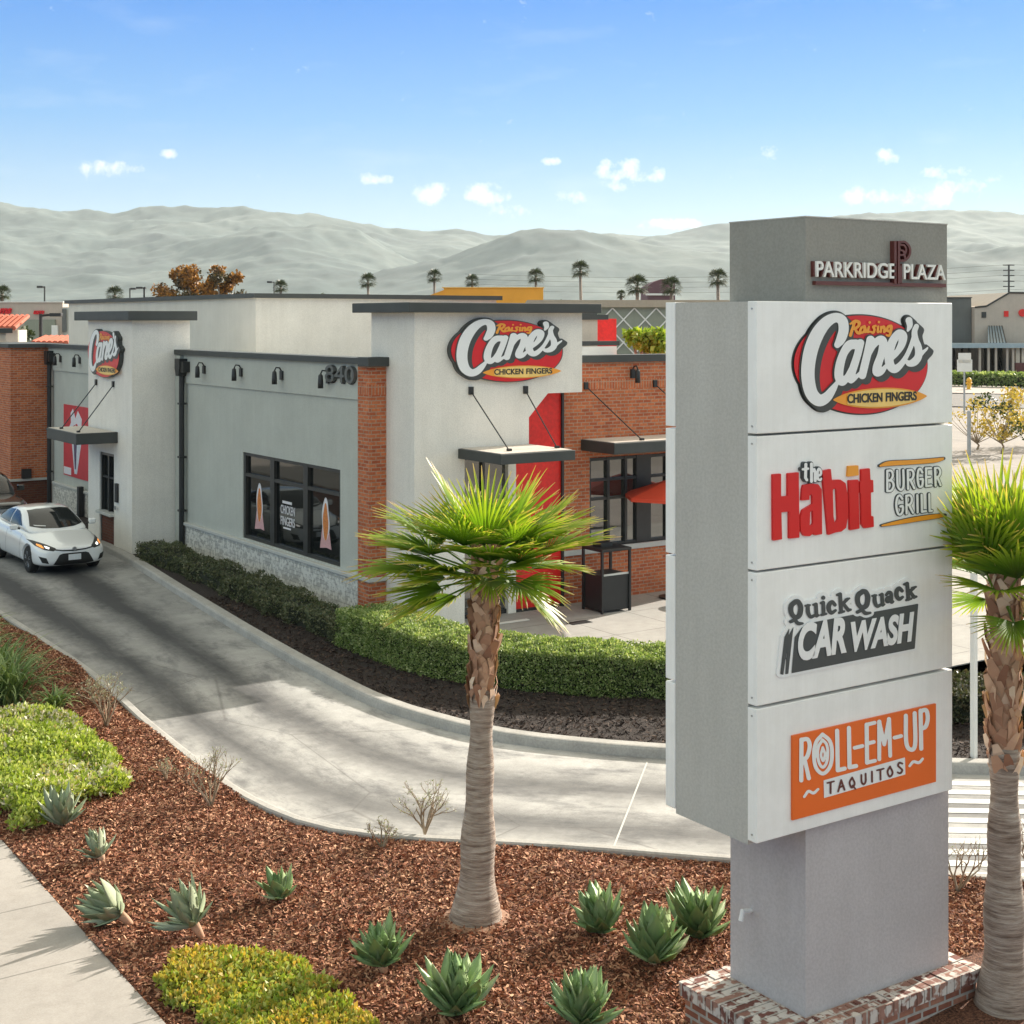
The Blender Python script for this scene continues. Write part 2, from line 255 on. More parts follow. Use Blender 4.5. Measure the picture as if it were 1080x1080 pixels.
m,n,b=nmat('hill_scrub'); g=N(n,'ShaderNodeNewGeometry').outputs['Position']; c=rampn(n,noise(n,g,.0022,8,.65),[(.38,(.03,.055,.06)),(.5,(.065,.10,.10)),(.62,(.11,.14,.135))]); c=mixc(n,.55,c,rampn(n,noise(n,g,.014,6,.75),[(.38,(.5,.52,.5)),(.6,(1,1,1))]),'MULTIPLY'); n.links.new(c,b.inputs['Base Color']); b.inputs['Roughness'].default_value=1

# ---------------------------------------------------------------- helpers
def link(name,me,m=None,parent=None,smooth=False,loc=None):
    o=bpy.data.objects.new(name,me); C.objects.link(o)
    if m and not me.materials: me.materials.append(M[m] if isinstance(m,str) else m)
    if smooth: me.polygons.foreach_set('use_smooth',[True]*len(me.polygons))
    if parent is not None: o.parent=parent
    if loc is not None: o.location=loc
    return o
def tag(o,label=None,cat=None,group=None,kind=None):
    if label: o['label']=label
    if cat: o['category']=cat
    if group: o['group']=group
    if kind: o['kind']=kind
    return o
def thing(name,loc=(0,0,0),rz=0,label=None,cat=None,group=None):
    o=bpy.data.objects.new(name,None); C.objects.link(o); o.location=loc; o.rotation_euler=(0,0,rz); o.empty_display_size=.2
    return tag(o,label,cat,group)
class MB:
    def __init__(s): s.v=[]; s.f=[]; s.m=[]
    def add(s,vs,fs,mi=0):
        k=len(s.v); s.v+= [tuple(p) for p in vs]; s.f+=[tuple(i+k for i in f) for f in fs]; s.m+=[mi]*len(fs); return s
    def box(s,x0,x1,y0,y1,z0,z1,mi=0):
        return s.add([(x,y,z) for z in (z0,z1) for y in (y0,y1) for x in (x0,x1)],[(0,2,3,1),(4,5,7,6),(0,1,5,4),(2,6,7,3),(0,4,6,2),(1,3,7,5)],mi)
    def quad(s,*p,mi=0): return s.add(p,[tuple(range(len(p)))],mi)
    def prism(s,poly,fn0,fn1,mi=0):
        n=len(poly); vs=[fn0(*p) for p in poly]+[fn1(*p) for p in poly]
        return s.add(vs,[tuple(range(n))[::-1],tuple(range(n,2*n))]+[(i,(i+1)%n,n+(i+1)%n,n+i) for i in range(n)],mi)
    def tube(s,pts,rad,n=8,mi=0,cap=True):
        pts=[Vector(p) for p in pts]; rad=rad if isinstance(rad,(list,tuple)) else [rad]*len(pts); rings=[]
        for i,p in enumerate(pts):
            t=(pts[min(i+1,len(pts)-1)]-pts[max(i-1,0)]).normalized(); a=t.orthogonal().normalized() if i==0 else (pa-t*pa.dot(t)).normalized(); pa=a; b=t.cross(a)
            rings.append([p+(a*math.cos(2*math.pi*j/n)+b*math.sin(2*math.pi*j/n))*rad[i] for j in range(n)])
        vs=[q for r in rings for q in r]; fs=[(i*n+j,i*n+(j+1)%n,(i+1)*n+(j+1)%n,(i+1)*n+j) for i in range(len(pts)-1) for j in range(n)]
        if cap: fs+=[tuple(range(n))[::-1],tuple(range((len(pts)-1)*n,len(pts)*n))]
        return s.add(vs,fs,mi)
    def lathe(s,prof,n=16,c=(0,0),mi=0):
        vs=[(c[0]+r*math.cos(2*math.pi*j/n),c[1]+r*math.sin(2*math.pi*j/n),z) for r,z in prof for j in range(n)]
        fs=[(i*n+j,i*n+(j+1)%n,(i+1)*n+(j+1)%n,(i+1)*n+j) for i in range(len(prof)-1) for j in range(n)]
        return s.add(vs,fs+[tuple(range(n))[::-1],tuple(range((len(prof)-1)*n,len(prof)*n))],mi)
    def build(s,name,m,parent=None,smooth=False,bevel=0,loc=None):
        me=bpy.data.meshes.new(name); me.from_pydata(s.v,[],s.f)
        ms=m if isinstance(m,(list,tuple)) else [m]
        for x in ms: me.materials.append(M[x])
        if len(ms)>1: me.polygons.foreach_set('material_index',s.m)
        me.update(); o=link(name,me,None,parent,smooth,loc)
        if bevel:
            bm=bmesh.new(); bm.from_mesh(me); bmesh.ops.recalc_face_normals(bm,faces=bm.faces); bmesh.ops.bevel(bm,geom=[e for e in bm.edges if len(e.link_faces)==2 and e.calc_face_angle(0)>.5],offset=bevel,segments=1,affect='EDGES'); bm.to_mesh(me); bm.free()
        return o
def box(name,m,x0,x1,y0,y1,z0,z1,parent=None,bevel=0): return MB().box(x0,x1,y0,y1,z0,z1).build(name,m,parent,bevel=bevel)
def npmesh(name,V,F,m,parent=None,smooth=False,attr=None,mi=None):
    V=np.asarray(V,dtype=np.float32).reshape(-1,3); F=np.asarray(F,dtype=np.int32); k=F.shape[1]
    me=bpy.data.meshes.new(name); me.vertices.add(len(V)); me.vertices.foreach_set('co',V.ravel()); me.loops.add(F.size); me.loops.foreach_set('vertex_index',F.ravel())
    me.polygons.add(len(F)); me.polygons.foreach_set('loop_start',np.arange(0,F.size,k,dtype=np.int32))
    me.update(calc_edges=True); me.validate()
    for x in (m if isinstance(m,(list,tuple)) else [m]): me.materials.append(M[x])
    if mi is not None: me.polygons.foreach_set('material_index',np.asarray(mi,dtype=np.int32))
    if attr is not None:
        a=me.attributes.new('tip','FLOAT','POINT'); a.data.foreach_set('value',np.asarray(attr,dtype=np.float32))
    return link(name,me,None,parent,smooth)
def copy_tree(o,parent=None):
    c=o.copy(); C.objects.link(c)
    if parent is not None: c.parent=parent
    for ch in [x for x in list(C.objects) if x.parent is o]: copy_tree(ch,c)
    return c
def unit(a): return a/np.maximum(np.linalg.norm(a,axis=-1,keepdims=True),1e-9)
def leaves(P,size,up=None,aspect=2.,rs=nr,jit=1.):
    """small folded leaf (2 quads sharing the midrib) at each point"""
    n=len(P); d=rs.normal(size=(n,3))*jit
    if up is not None: d=d+up
    d=unit(d); s=unit(np.cross(d,rs.normal(size=(n,3)))); nn=np.cross(d,s)
    L=(size*(.6+.8*rs.rand(n)))[:,None]; w=L/aspect
    V=np.stack([P, P+d*L*.5+s*w*.5+nn*w*.15, P+d*L, P+d*L*.5-s*w*.5+nn*w*.15],1)
    F=np.arange(n*4).reshape(n,4)
    return V.reshape(-1,3),F
def inpoly(px,py,poly):
    c=np.zeros(px.shape,bool); n=len(poly)
    for i in range(n):
        x1,y1=poly[i]; x2,y2=poly[(i+1)%n]
        if y1==y2: continue
        k=((y1>py)!=(y2>py))&(px<(x2-x1)*(py-y1)/(y2-y1)+x1); c^=k
    return c
def smooth_line(pts,n=8):
    P=[np.array(p,float) for p in pts]; P=[2*P[0]-P[1]]+P+[2*P[-1]-P[-2]]; out=[]
    for i in range(1,len(P)-2):
        a,b,c,d=P[i-1:i+3]
        for k in range(n):
            t=k/n; out.append(.5*((2*b)+(-a+c)*t+(2*a-5*b+4*c-d)*t*t+(-a+3*b-3*c+d)*t**3))
    out.append(P[-2]); return np.array(out)
def sheet(name,poly,z,m,parent=None,holes=None):
    bm=bmesh.new(); vs=[bm.verts.new((x,y,z)) for x,y in poly]; f=bm.faces.new(vs); bmesh.ops.triangulate(bm,faces=[f]); bmesh.ops.recalc_face_normals(bm,faces=bm.faces)
    if bm.faces[:][0].normal.z<0: bmesh.ops.reverse_faces(bm,faces=bm.faces)
    me=bpy.data.meshes.new(name); bm.to_mesh(me); bm.free(); return link(name,me,m,parent)
def text_verts(s,offset=0,shear=0,spacing=1.,res=6):
    cu=bpy.data.curves.new('t','FONT'); cu.body=s; cu.offset=offset; cu.shear=shear; cu.resolution_u=res; cu.fill_mode='BOTH'; cu.extrude=.05; cu.space_character=spacing
    o=bpy.data.objects.new('t',cu); C.objects.link(o); dg=bpy.context.evaluated_depsgraph_get(); dg.update()
    e=o.evaluated_get(dg); me=bpy.data.meshes.new_from_object(e); V=np.empty(len(me.vertices)*3); me.vertices.foreach_get('co',V); V=V.reshape(-1,3)
    bpy.data.objects.remove(o); return me,V
def text(name,s,m,frame,u0,u1,v0,v1,depth=.02,w0=0,parent=None,offset=0,shear=0,spacing=1.,rise=None):
    """lettering filling the rectangle u0..u1, v0..v1 of a sign frame; rise lifts the right end"""
    me,V=text_verts(s,offset,shear,spacing)
    a=V.min(0); b=V.max(0); T=(V-a)/(b-a); u=u0+T[:,0]*(u1-u0); v=v0+T[:,1]*(v1-v0)+(0 if rise is None else rise*T[:,0]); w=w0+T[:,2]*depth
    O,ux,uz,nn=[np.array(q,float) for q in frame]
    P=O+u[:,None]*ux+v[:,None]*uz+w[:,None]*nn; me.vertices.foreach_set('co',P.ravel()); me.materials.clear(); me.materials.append(M[m]); me.name=name; me.update()
    return link(name,me,None,parent)
# stroke shapes: signed distance field -> flat shape with optional side walls
def seg_sdf(X,Y,pts,smooth=True):
    pts=[tuple(p) for p in pts]
    if smooth and len(pts)>2: pts=[tuple(q) for q in smooth_line(pts,6)]
    D=np.full(X.shape,1e9)
    if len(pts)==1: pts=[pts[0],pts[0]]
    for (x0,y0,r0),(x1,y1,r1) in zip(pts[:-1],pts[1:]):
        dx,dy=x1-x0,y1-y0; L=dx*dx+dy*dy+1e-9; t=np.clip(((X-x0)*dx+(Y-y0)*dy)/L,0,1)
        D=np.minimum(D,np.hypot(X-x0-t*dx,Y-y0-t*dy)-(r0+t*(r1-r0)))
    return D
def ell_sdf(X,Y,cx,cy,a,b,rot=0):
    c,s=math.cos(rot),math.sin(rot); x=(X-cx)*c+(Y-cy)*s; y=-(X-cx)*s+(Y-cy)*c; k=np.sqrt((x/a)**2+(y/b)**2)+1e-9
    return (k-1)*k/np.maximum(np.sqrt((x/a**2)**2+(y/b**2)**2),1e-9)
def poly_sdf(X,Y,P):
    D=np.full(X.shape,1e9); n=len(P)
    for i in range(n):
        x0,y0=P[i];x1,y1=P[(i+1)%n]; dx,dy=x1-x0,y1-y0; t=np.clip(((X-x0)*dx+(Y-y0)*dy)/(dx*dx+dy*dy),0,1); D=np.minimum(D,np.hypot(X-x0-t*dx,Y-y0-t*dy))
    return np.where(inpoly(X,Y,P),-D,D)
def field_mesh(name,Xs,Ys,D,m,mapf,w0,w1=None,parent=None):
    """iso-contour of D<0 on a grid; mapf(x,y,w)->3D. w1: depth of the back for side walls"""
    V=[];F=[];idx={};bd=[]
    ny,nx=D.shape
    def vert(k,x,y):
        i=idx.get(k)
        if i is None: i=idx[k]=len(V); V.append((x,y))
        return i
    ins=D<0
    act=ins[:-1,:-1]|ins[1:,:-1]|ins[:-1,1:]|ins[1:,1:]
    for j,i in zip(*np.nonzero(act)):
        cs=[(i,j),(i+1,j),(i+1,j+1),(i,j+1)]; poly=[];cut=[]
        for q in range(4):
            a=cs[q];b=cs[(q+1)%4]; da=D[a[1],a[0]];db=D[b[1],b[0]]
            if da<0: poly.append(vert(a,Xs[a[0]],Ys[a[1]])); cut.append(False)
            if (da<0)!=(db<0):
                t=da/(da-db); poly.append(vert((min(a,b),max(a,b)),Xs[a[0]]+t*(Xs[b[0]]-Xs[a[0]]),Ys[a[1]]+t*(Ys[b[1]]-Ys[a[1]]))); cut.append(True)
        if len(poly)>=3:
            F.append(tuple(poly))
            for q in range(len(poly)):
                if cut[q] and cut[(q+1)%len(poly)]: bd.append((poly[q],poly[(q+1)%len(poly)]))
    n=len(V); vs=[mapf(x,y,w0) for x,y in V]; fs=list(F)
    if w1 is not None:
        vs+=[mapf(x,y,w1) for x,y in V]; fs+=[(b,a,n+a,n+b) for a,b in bd]
    me=bpy.data.meshes.new(name); me.from_pydata(vs,[],fs); me.materials.append(M[m]); me.update(); return link(name,me,None,parent)
# ---------------------------------------------------------------- the ground
OUT=smooth_line([(8.05,62),(8.05,40),(8.05,27),(7.9,23.3),(7.73,21.2),(7.6,18.6),(7.6,17.1),(7.82,15.9),(8.3,15.1),(9.14,14.3),(9.96,13.55),(11.25,12.2),(13.2,10.2),(16.5,7.2),(22,2.2)],8)
INN=smooth_line([(12.74,62),(12.72,44),(12.6,37.5),(11.95,31),(11.45,26),(11.15,22),(11.12,20.2),(11.35,18.8),(11.7,17.7),(12.3,16.75),(13.2,15.7),(14.6,14.3),(16,13.0),(19.5,10.2),(25.5,5.2)],8)
def resample(P,n):
    d=np.r_[0,np.cumsum(np.linalg.norm(np.diff(P,axis=0),axis=1))]; t=np.linspace(0,d[-1],n); return np.c_[np.interp(t,d,P[:,0]),np.interp(t,d,P[:,1])],t
def sheet_struct(*a,**k): return tag(sheet(*a,**k),kind='structure')
tag(sheet('ground',[(-600,-600),(2500,-600),(2500,2500),(-600,2500)],-.06,'far_ground'),kind='structure')
# driveway: quads across the lane between the two kerbs
A,ta=resample(OUT,120); B,_=resample(INN,120); NS=12
V=[];UV=[]
for i in range(120):
    for k in range(NS+1):
        u=k/NS; p=A[i]*(1-u)+B[i]*u; V.append((p[0],p[1],.0)); UV.append((u,i/119*ta[-1]))
F=[(i*(NS+1)+k,i*(NS+1)+k+1,(i+1)*(NS+1)+k+1,(i+1)*(NS+1)+k) for i in range(119) for k in range(NS)]
me=bpy.data.meshes.new('driveway'); me.from_pydata(V,[],F); uvl=me.uv_layers.new(name='UVMap')
for l in me.loops: uvl.data[l.index].uv=(UV[l.vertex_index][0],(ta[-1]-UV[l.vertex_index][1])/1.0)
me.update(); 
if me.polygons[0].normal.z<0: me.flip_normals()
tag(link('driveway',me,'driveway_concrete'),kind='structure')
def kerb(name,P,w,h,side,m='curb',segl=3.05):
    """upstand with rounded top along a polyline, cut by fine joints; side=+1 puts the bed on the left"""
    t=np.gradient(P,axis=0); t/=np.linalg.norm(t,axis=1)[:,None]; nn=np.c_[-t[:,1],t[:,0]]*side
    prof=[(-.02,-.05),(0,h*.75),(.02,h*.95),(.045,h),(w-.02,h),(w,h-.02),(w,-.05)]
    V=[];F=[];k=len(prof)
    for p,q in zip(P,nn):
        for a,z in prof: V.append((*(p+q*a),z))
    for i in range(len(P)-1):
        for j in range(k-1): F.append((i*k+j,i*k+j+1,(i+1)*k+j+1,(i+1)*k+j))
    me=bpy.data.meshes.new(name); me.from_pydata(V,[],F); me.update(); o=link(name,me,m,None); return tag(o,kind='structure')
kerb('kerb',A,.15,.13,-1); kerb('kerb',B,.24,.15,1)
# narrow gutter joints across the lane
jb=MB()
for (x0,y0,x1,y1) in [(10.35,13.25,12.9,15.7)]:
    a=Vector((x0,y0,0)); b=Vector((x1,y1,0)); d=(b-a).normalized(); q=Vector((-d.y,d.x,0))*.012; z=Vector((0,0,.004)); jb.quad(a-q+z,b-q+z,b+q+z,a+q+z)
tag(jb.build('driveway_joints','sill'),kind='structure')
SWX=4.5
tag(box('sidewalk','sidewalk_concrete',2.0,SWX,-30,80,-.05,.115),kind='structure')
tag(box('kerb','curb',1.82,2.0,-30,80,-.05,.10),kind='structure')
tag(box('road','road_asphalt',-14,1.82,-60,120,-.05,-.02),kind='structure')
def mound(x,y): return .105+.035*np.sin(x*1.3+.4)*np.sin(y*.9)+.02*np.sin(x*3.1+y*2.3)
def bed(name,poly,m,zf,step=.25):
    """gently uneven planting bed filling a polygon"""
    P=[Vector(p[:2]) for p in poly]; xs=[p.x for p in P]; ys=[p.y for p in P]
    n0=len(P); gx,gy=np.meshgrid(np.arange(min(xs),max(xs),step),np.arange(min(ys),max(ys),step)); ok=inpoly(gx,gy,[tuple(p) for p in P])
    pts=P+[Vector((a,b)) for a,b in zip(gx[ok],gy[ok])]
    r=delaunay_2d_cdt(pts,[(i,(i+1)%n0) for i in range(n0)],[],1,.001)
    V=[(v.x,v.y,float(zf(v.x,v.y))) for v in r[0]]; me=bpy.data.meshes.new(name); me.from_pydata(V,[],[f for f in r[2]]); me.update()
    if me.polygons[0].normal.z<0: me.flip_normals()
    return tag(link(name,me,m,None,True),kind='structure')
OE=A[(A[:,1]<48)&(A[:,1]>4.6)]; tn=np.gradient(OE,axis=0); tn/=np.linalg.norm(tn,axis=1)[:,None]; OEi=OE+np.c_[tn[:,1],-tn[:,0]]*.14
BED1=[(SWX,48)]+[tuple(p) for p in OEi]+[(13.5,4.6),(SWX,4.6)]
bed('mulch_bed',BED1,'mulch',mound)
IE=B[(B[:,1]<47)&(B[:,1]>11.0)]; tn=np.gradient(IE,axis=0); tn/=np.linalg.norm(tn,axis=1)[:,None]; IEi=IE+np.c_[-tn[:,1],tn[:,0]]*.23
BED2=[(14.2,47)]+[tuple(p) for p in IEi]+[(22,15),(19,17.05),(15.6,18.95),(14.4,20.5),(14.05,22.3),(14.3,24.9),(14.2,26)]
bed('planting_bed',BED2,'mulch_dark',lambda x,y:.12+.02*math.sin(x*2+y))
tag(box('patio_slab','patio_concrete',13.9,34,17.0,26.2,-.05,.0),kind='structure')
tag(sheet('car_park',[(17,12.95),(20.5,9.8),(28,3.6),(90,3),(90,64),(28,64),(28,17)],-.02,'lot_concrete'),kind='structure')
# crosswalk bars on the driveway
cw=MB(); hd=Vector((.80,-.60,0)); ac=Vector((.60,.80,0)); c0=Vector((14.6,11.25,.006))
for k in range(-5,6):
    p=c0+ac*(k*.36); cw.quad(p-hd*.95-ac*.09,p+hd*.95-ac*.09,p+hd*.95+ac*.09,p-hd*.95+ac*.09)
tag(cw.build('crosswalk_marking','paint_white'),kind='structure')
# mulch chips lying on the bed (nobody could count them)
def chips(name,poly,n,m,zf,size,ymax=99,ymin=-99):
    xs=[p[0] for p in poly]; ys=[p[1] for p in poly]
    x=nr.uniform(min(xs),max(xs),n*3); y=nr.uniform(max(min(ys),ymin),min(max(ys),ymax),n*3); ok=inpoly(x,y,poly); x=x[ok][:n]; y=y[ok][:n]; n=len(x)
    P=np.c_[x,y,zf(x,y)+.004]; d=nr.normal(size=(n,3)); d[:,2]*=.45; d=unit(d); s=nr.normal(size=(n,3)); s[:,2]*=.5; s=unit(np.cross(d,np.cross(s,d)))
    L=(size*nr.uniform(.4,1.5,n))[:,None]; w=L*nr.uniform(.22,.5,(n,1)); up=np.array([0,0,1.])*L*.25
    V=np.stack([P-d*L*.5-s*w*.5+up,P+d*L*.5-s*w*.35+up,P+d*L*.5+s*w*.35+up,P-d*L*.5+s*w*.5+up],1); V[...,2]=np.maximum(V[...,2],(zf(x,y)-.004)[:,None])
    return tag(npmesh(name,V,np.arange(n*4).reshape(n,4),m),kind='stuff')
chips('mulch_chips',BED1,235000,'chip',mound,.042,31,9.0)
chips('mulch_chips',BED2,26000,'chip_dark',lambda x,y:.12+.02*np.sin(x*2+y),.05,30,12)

# ---------------------------------------------------------------- restaurant building
b_=thing('restaurant_building',(14.10,24.82,0),0,'stucco and brick restaurant with white corner tower, dark roof trim and black framed windows','restaurant')
BO=Vector(b_.location)
def bp(o): o.parent=b_; o.matrix_parent_inverse=Matrix.Translation(-BO); return o
def bbox(name,m,*a,bevel=0): return bp(box(name,m,*a,bevel=bevel))
def sub(o,par): o.parent=par; o.matrix_parent_inverse=Matrix.Identity(4); return o
X0=14.10
# drive-through side wall with the window opening left free
w=MB()
for (y0,y1,z0,z1) in [(26.47,27.37,.9,5.3),(32.47,36.7,.9,5.3),(27.37,32.47,3.03,5.3),(27.37,32.47,.9,.96)]: w.box(X0,X0+.3,y0,y1,z0,z1)
bp(w.build('side_wall','grey_stucco'))
bbox('reveal_band','grey_stucco',X0-.05,X0+.01,26.47,36.2,4.56,5.3)
bbox('side_wall','grey_stucco',X0,X0+.3,40.2,48.4,.9,5.3); bbox('reveal_band','grey_stucco',X0-.05,X0+.01,40.3,48.3,4.56,5.3)
bbox('stone_base','stone',X0-.06,X0+.3,26.47,36.3,-.05,.84); bbox('stone_cap','sill',X0-.12,X0+.02,26.47,36.3,.84,.925,bevel=.012)
bbox('stone_base','stone',X0-.06,X0+.3,40.3,47.7,-.05,.84); bbox('stone_cap','sill',X0-.12,X0+.02,40.3,47.7,.84,.925,bevel=.012)
bbox('wall_pilaster','grey_stucco',X0-.12,X0+.01,36.28,36.62,.0,5.28)
# corner brick column
def brickcol(x0,x1,y0,y1,ztop,zc=.86,cap=True):
    bbox('brick_column','brick',x0,x1,y0,y1,-.05,zc); 
    if cap: bbox('stone_cap','sill',x0-.05,x1,y0-.05,y1,zc,zc+.09,bevel=.012)
    bbox('brick_column','brick',x0,x1,y0,y1,zc+.09,ztop-.62); bbox('brick_column','brick_soldier',x0,x1,y0,y1,ztop-.62,ztop-.41); bbox('brick_column','brick',x0,x1,y0,y1,ztop-.41,ztop)
brickcol(X0-.06,14.75,25.96,26.47,5.3)
bbox('roof_trim','coping',X0-.16,15.2,25.84,26.3,5.26,5.45,bevel=.01); bbox('roof_trim','coping',X0-.14,X0+.34,26.3,36.65,5.3,5.43)
bbox('roof_trim','coping',X0-.14,X0+.34,40.2,48.42,5.3,5.43)
bbox('flat_roof','trim_white',X0+.3,24.3,26.6,40.3,4.7,4.8); bbox('rear_wall','pale_stucco',14.2,26.6,40.32,58.8,0,4.8); bbox('service_door','coping',26.6,26.64,50,51.1,0,2.15)
# rear part of the corner wall behind the tower
bbox('front_wall','brick',14.75,15.2,26.0,26.3,0,5.26)
# corner tower
tw=MB(); y0,y1=24.82,26.6
tw.box(14.43,15.61,y0,y1,-.05,6.36); tw.box(15.61,17.20,y0,y1,3.38,6.36); tw.box(17.20,18.59,y0,y1,4.66,6.36)
tw.prism([(17.20,4.17),(17.69,4.66),(17.20,4.66)],lambda a,c:(a,y0,c),lambda a,c:(a,y1,c))
tw.box(17.0,17.20,25.3,y1,0,3.38); bp(tw.build('tower_wall','white_stucco'))
bbox('tower_trim','coping',14.13,18.88,24.5,26.9,6.36,6.56,bevel=.012)
bbox('tower_trim','coping',18.9,19.6,25.6,27.2,6.3,6.42)
# red recessed panel with dark frame, entry doors
bbox('red_panel','red_wall',17.20,18.40,25.34,25.5,.0,4.66); bbox('red_panel_frame','dark_frame',18.40,18.45,25.28,25.5,0,4.66); bbox('red_panel_frame','dark_frame',17.20,18.40,25.30,25.34,.0,.06)
d=bbox('entry_door','front_glass',15.63,17.18,25.42,25.45,.02,3.38)
fr=MB(); 
for x in (15.63,16.38,17.12): fr.box(x,x+.07,25.36,25.42,0,3.38)
for z in (0,.95,2.25,3.3): fr.box(15.70,17.12,25.365,25.42,z,z+.09)
bp(fr.build('door_frame','dark_frame')); bbox('step_strip','trim_white',15.7,17.0,24.5,24.62,.002,.012)
bbox('wall_vent','sill',15.0,15.14,24.79,24.82,.55,.72)
# front brick wing
YB=25.42
fw=MB()
for (x0,x1,z0,z1) in [(18.45,19.25,0,4.68),(19.25,23.6,0,1.05),(19.25,23.6,3.16,4.68),(23.6,24.6,0,4.68)]: fw.box(x0,x1,YB,YB+.3,z0,z1)
bp(fw.build('front_wall','brick')); bbox('front_wall','brick_soldier',18.45,24.6,YB,YB+.3,4.68,4.89); bbox('front_wall','brick',18.45,24.6,YB,YB+.3,4.89,5.27)
bbox('front_wall','brick',24.3,24.6,YB+.3,40,0,5.27)
bbox('roof_trim','coping',18.6,24.7,YB-.08,YB+.36,5.27,5.43); bbox('roof_trim','coping',18.9,24.5,31,31.3,5.52,5.64); bbox('parapet_wall','trim_white',18.9,24.4,31.0,31.2,4.8,5.5)
bbox('stone_sill','sill',18.45,23.7,YB-.05,YB+.02,1.05,1.17,bevel=.01)
gl=bbox('front_window','front_glass',19.25,23.6,YB+.12,YB+.15,1.1,3.2)
fr=MB()
for x,wd in ((19.25,.07),(19.78,.07),(20.28,.07),(20.62,.42),(21.5,.07),(22.2,.07),(22.9,.1),(23.52,.08)): fr.box(x,x+wd,YB+.05,YB+.12,1.17,3.16)
for z in (1.17,2.2,2.62,3.08): fr.box(19.32,23.52,YB+.06,YB+.118,z,z+.06)
bp(fr.build('window_frame','dark_frame'))
# room behind the glass is only suggested by seats near the window
# entry canopies hung on rods
def canopy(x0,x1,ya,yb,z0,z1):
    c=bbox('canopy','coping',x0,x1,ya,yb,z0,z1,bevel=.01)
    t=sub(box('canopy_deck','canopy_top',x0+.05,x1-.05,ya+.05,yb-.02,z1+.002,z1+.012),c); return c
def rod(p,q,c):
    m=MB(); m.tube([p,q],.014,6); m.box(p[0]-.05,p[0]+.05,p[1]-.05,p[1]-.002,p[2]-.08,p[2]+.08) if abs(p[1]-q[1])>abs(p[0]-q[0]) else m.box(p[0]-.05,p[0]-.002,p[1]-.05,p[1]+.05,p[2]-.08,p[2]+.08)
    m.box(q[0]-.04,q[0]+.04,q[1]-.04,q[1]+.04,q[2]-.02,q[2]+.04); sub(m.build('hanger_rod','black_metal'),c)
c=canopy(15.45,17.25,23.25,24.82,3.40,3.60); rod((15.75,24.82,4.77),(15.95,23.7,3.62),c); rod((17.1,24.82,4.75),(17.12,23.7,3.62),c)
c=canopy(19.0,23.7,24.22,25.42,3.34,3.58); rod((19.03+.1,25.42,4.76),(19.9,24.4,3.6),c); rod((21.1,25.42,4.76),(21.9,24.4,3.6),c)
# left (drive-through) tower
XL=12.82
tw=MB(); tw.box(XL,X0+.3,36.65,38.07,-.05,6.2); tw.box(XL,X0+.3,39.26,40.25,-.05,6.2); tw.box(XL,X0+.3,38.07,39.26,2.6,6.2); tw.box(XL+.35,X0+.3,38.07,39.26,0,2.6); bp(tw.build('tower_wall','white_stucco'))
bbox('tower_trim','coping',XL-.2,14.5,36.35,40.9,6.2,6.45,bevel=.012)
bbox('pickup_window','window_glass',XL+.12,XL+.14,38.12,39.2,1.0,2.56)
fr=MB(); fr.box(XL+.04,XL+.12,38.07,38.14,.0,2.6); fr.box(XL+.04,XL+.12,39.19,39.26,0,2.6); fr.box(XL+.04,XL+.12,38.14,39.19,2.52,2.6); fr.box(XL+.05,XL+.12,38.62,38.68,1.0,2.52); fr.box(XL+.06,XL+.119,38.14,39.19,1.9,1.95); bp(fr.build('window_frame','dark_frame'))
bbox('pickup_shelf','sill',XL-.12,XL+.12,38.07,39.26,.92,1.0,bevel=.01); bbox('window_apron','dark_brick',XL+.05,XL+.3,38.07,39.26,0,.92)
bbox('call_box','plastic_black',XL-.06,XL,37.68,37.86,1.35,1.85); bbox('call_box_button','rim',XL-.075,XL-.06,37.72,37.82,1.15,1.25)
c=canopy(XL-1.12,XL+.0,37.75,40.4,2.93,3.22); rod((XL,39.5,4.49),(XL-.95,39.6,3.24),c); rod((XL,38.07,4.49),(XL-.95,38.1,3.24),c)
# red mural panel on the far part of the side wall: plain shapes
mu=bbox('wall_mural','mural_red',X0-.03,X0,44.16,46.7,1.23,3.5)
mm=MB(); PX=X0-.036
def mpoly(pts,mat,w=.004):
    q=MB(); q.prism([(a,c) for a,c in pts],lambda a,c:(X0-.03-w,a,c),lambda a,c:(X0-.03,a,c)); sub(q.build('mural_figure',mat),mu)
mpoly([(45.9,2.6),(45.55,1.35),(45.3,1.35),(44.8,2.5),(44.95,2.9),(45.2,2.5),(45.45,2.9),(45.7,2.75)],'mural_grey')
mpoly([(46.15,2.75),(45.9,2.95),(45.95,3.25),(45.7,3.4),(45.45,3.1),(45.2,3.35),(44.8,3.1),(44.9,2.7),(45.3,2.95),(45.7,2.85)],'decal_white',.006)
mpoly([(45.62,2.35),(45.50,1.5),(45.40,1.5),(45.30,2.4)],'mural_purple',.009)
mpoly([(46.65,1.27),(46.65,1.5),(45.9,1.5),(45.9,1.27)],'decal_white',.005)
# brick bay at the far end of the side wall
bbox('brick_bay','brick',12.85,14.4,48.42,52.5,.98,5.3); bbox('brick_bay','dark_brick',12.85,14.4,48.42,52.5,-.05,.9); bbox('stone_cap','sill',12.8,14.1,48.37,52.5,.9,.98,bevel=.01); bbox('roof_trim','coping',12.75,14.6,48.3,52.6,5.3,5.43)
bbox('meter_box','plastic_black',13.2,13.5,48.3,48.42,1.0,1.3)
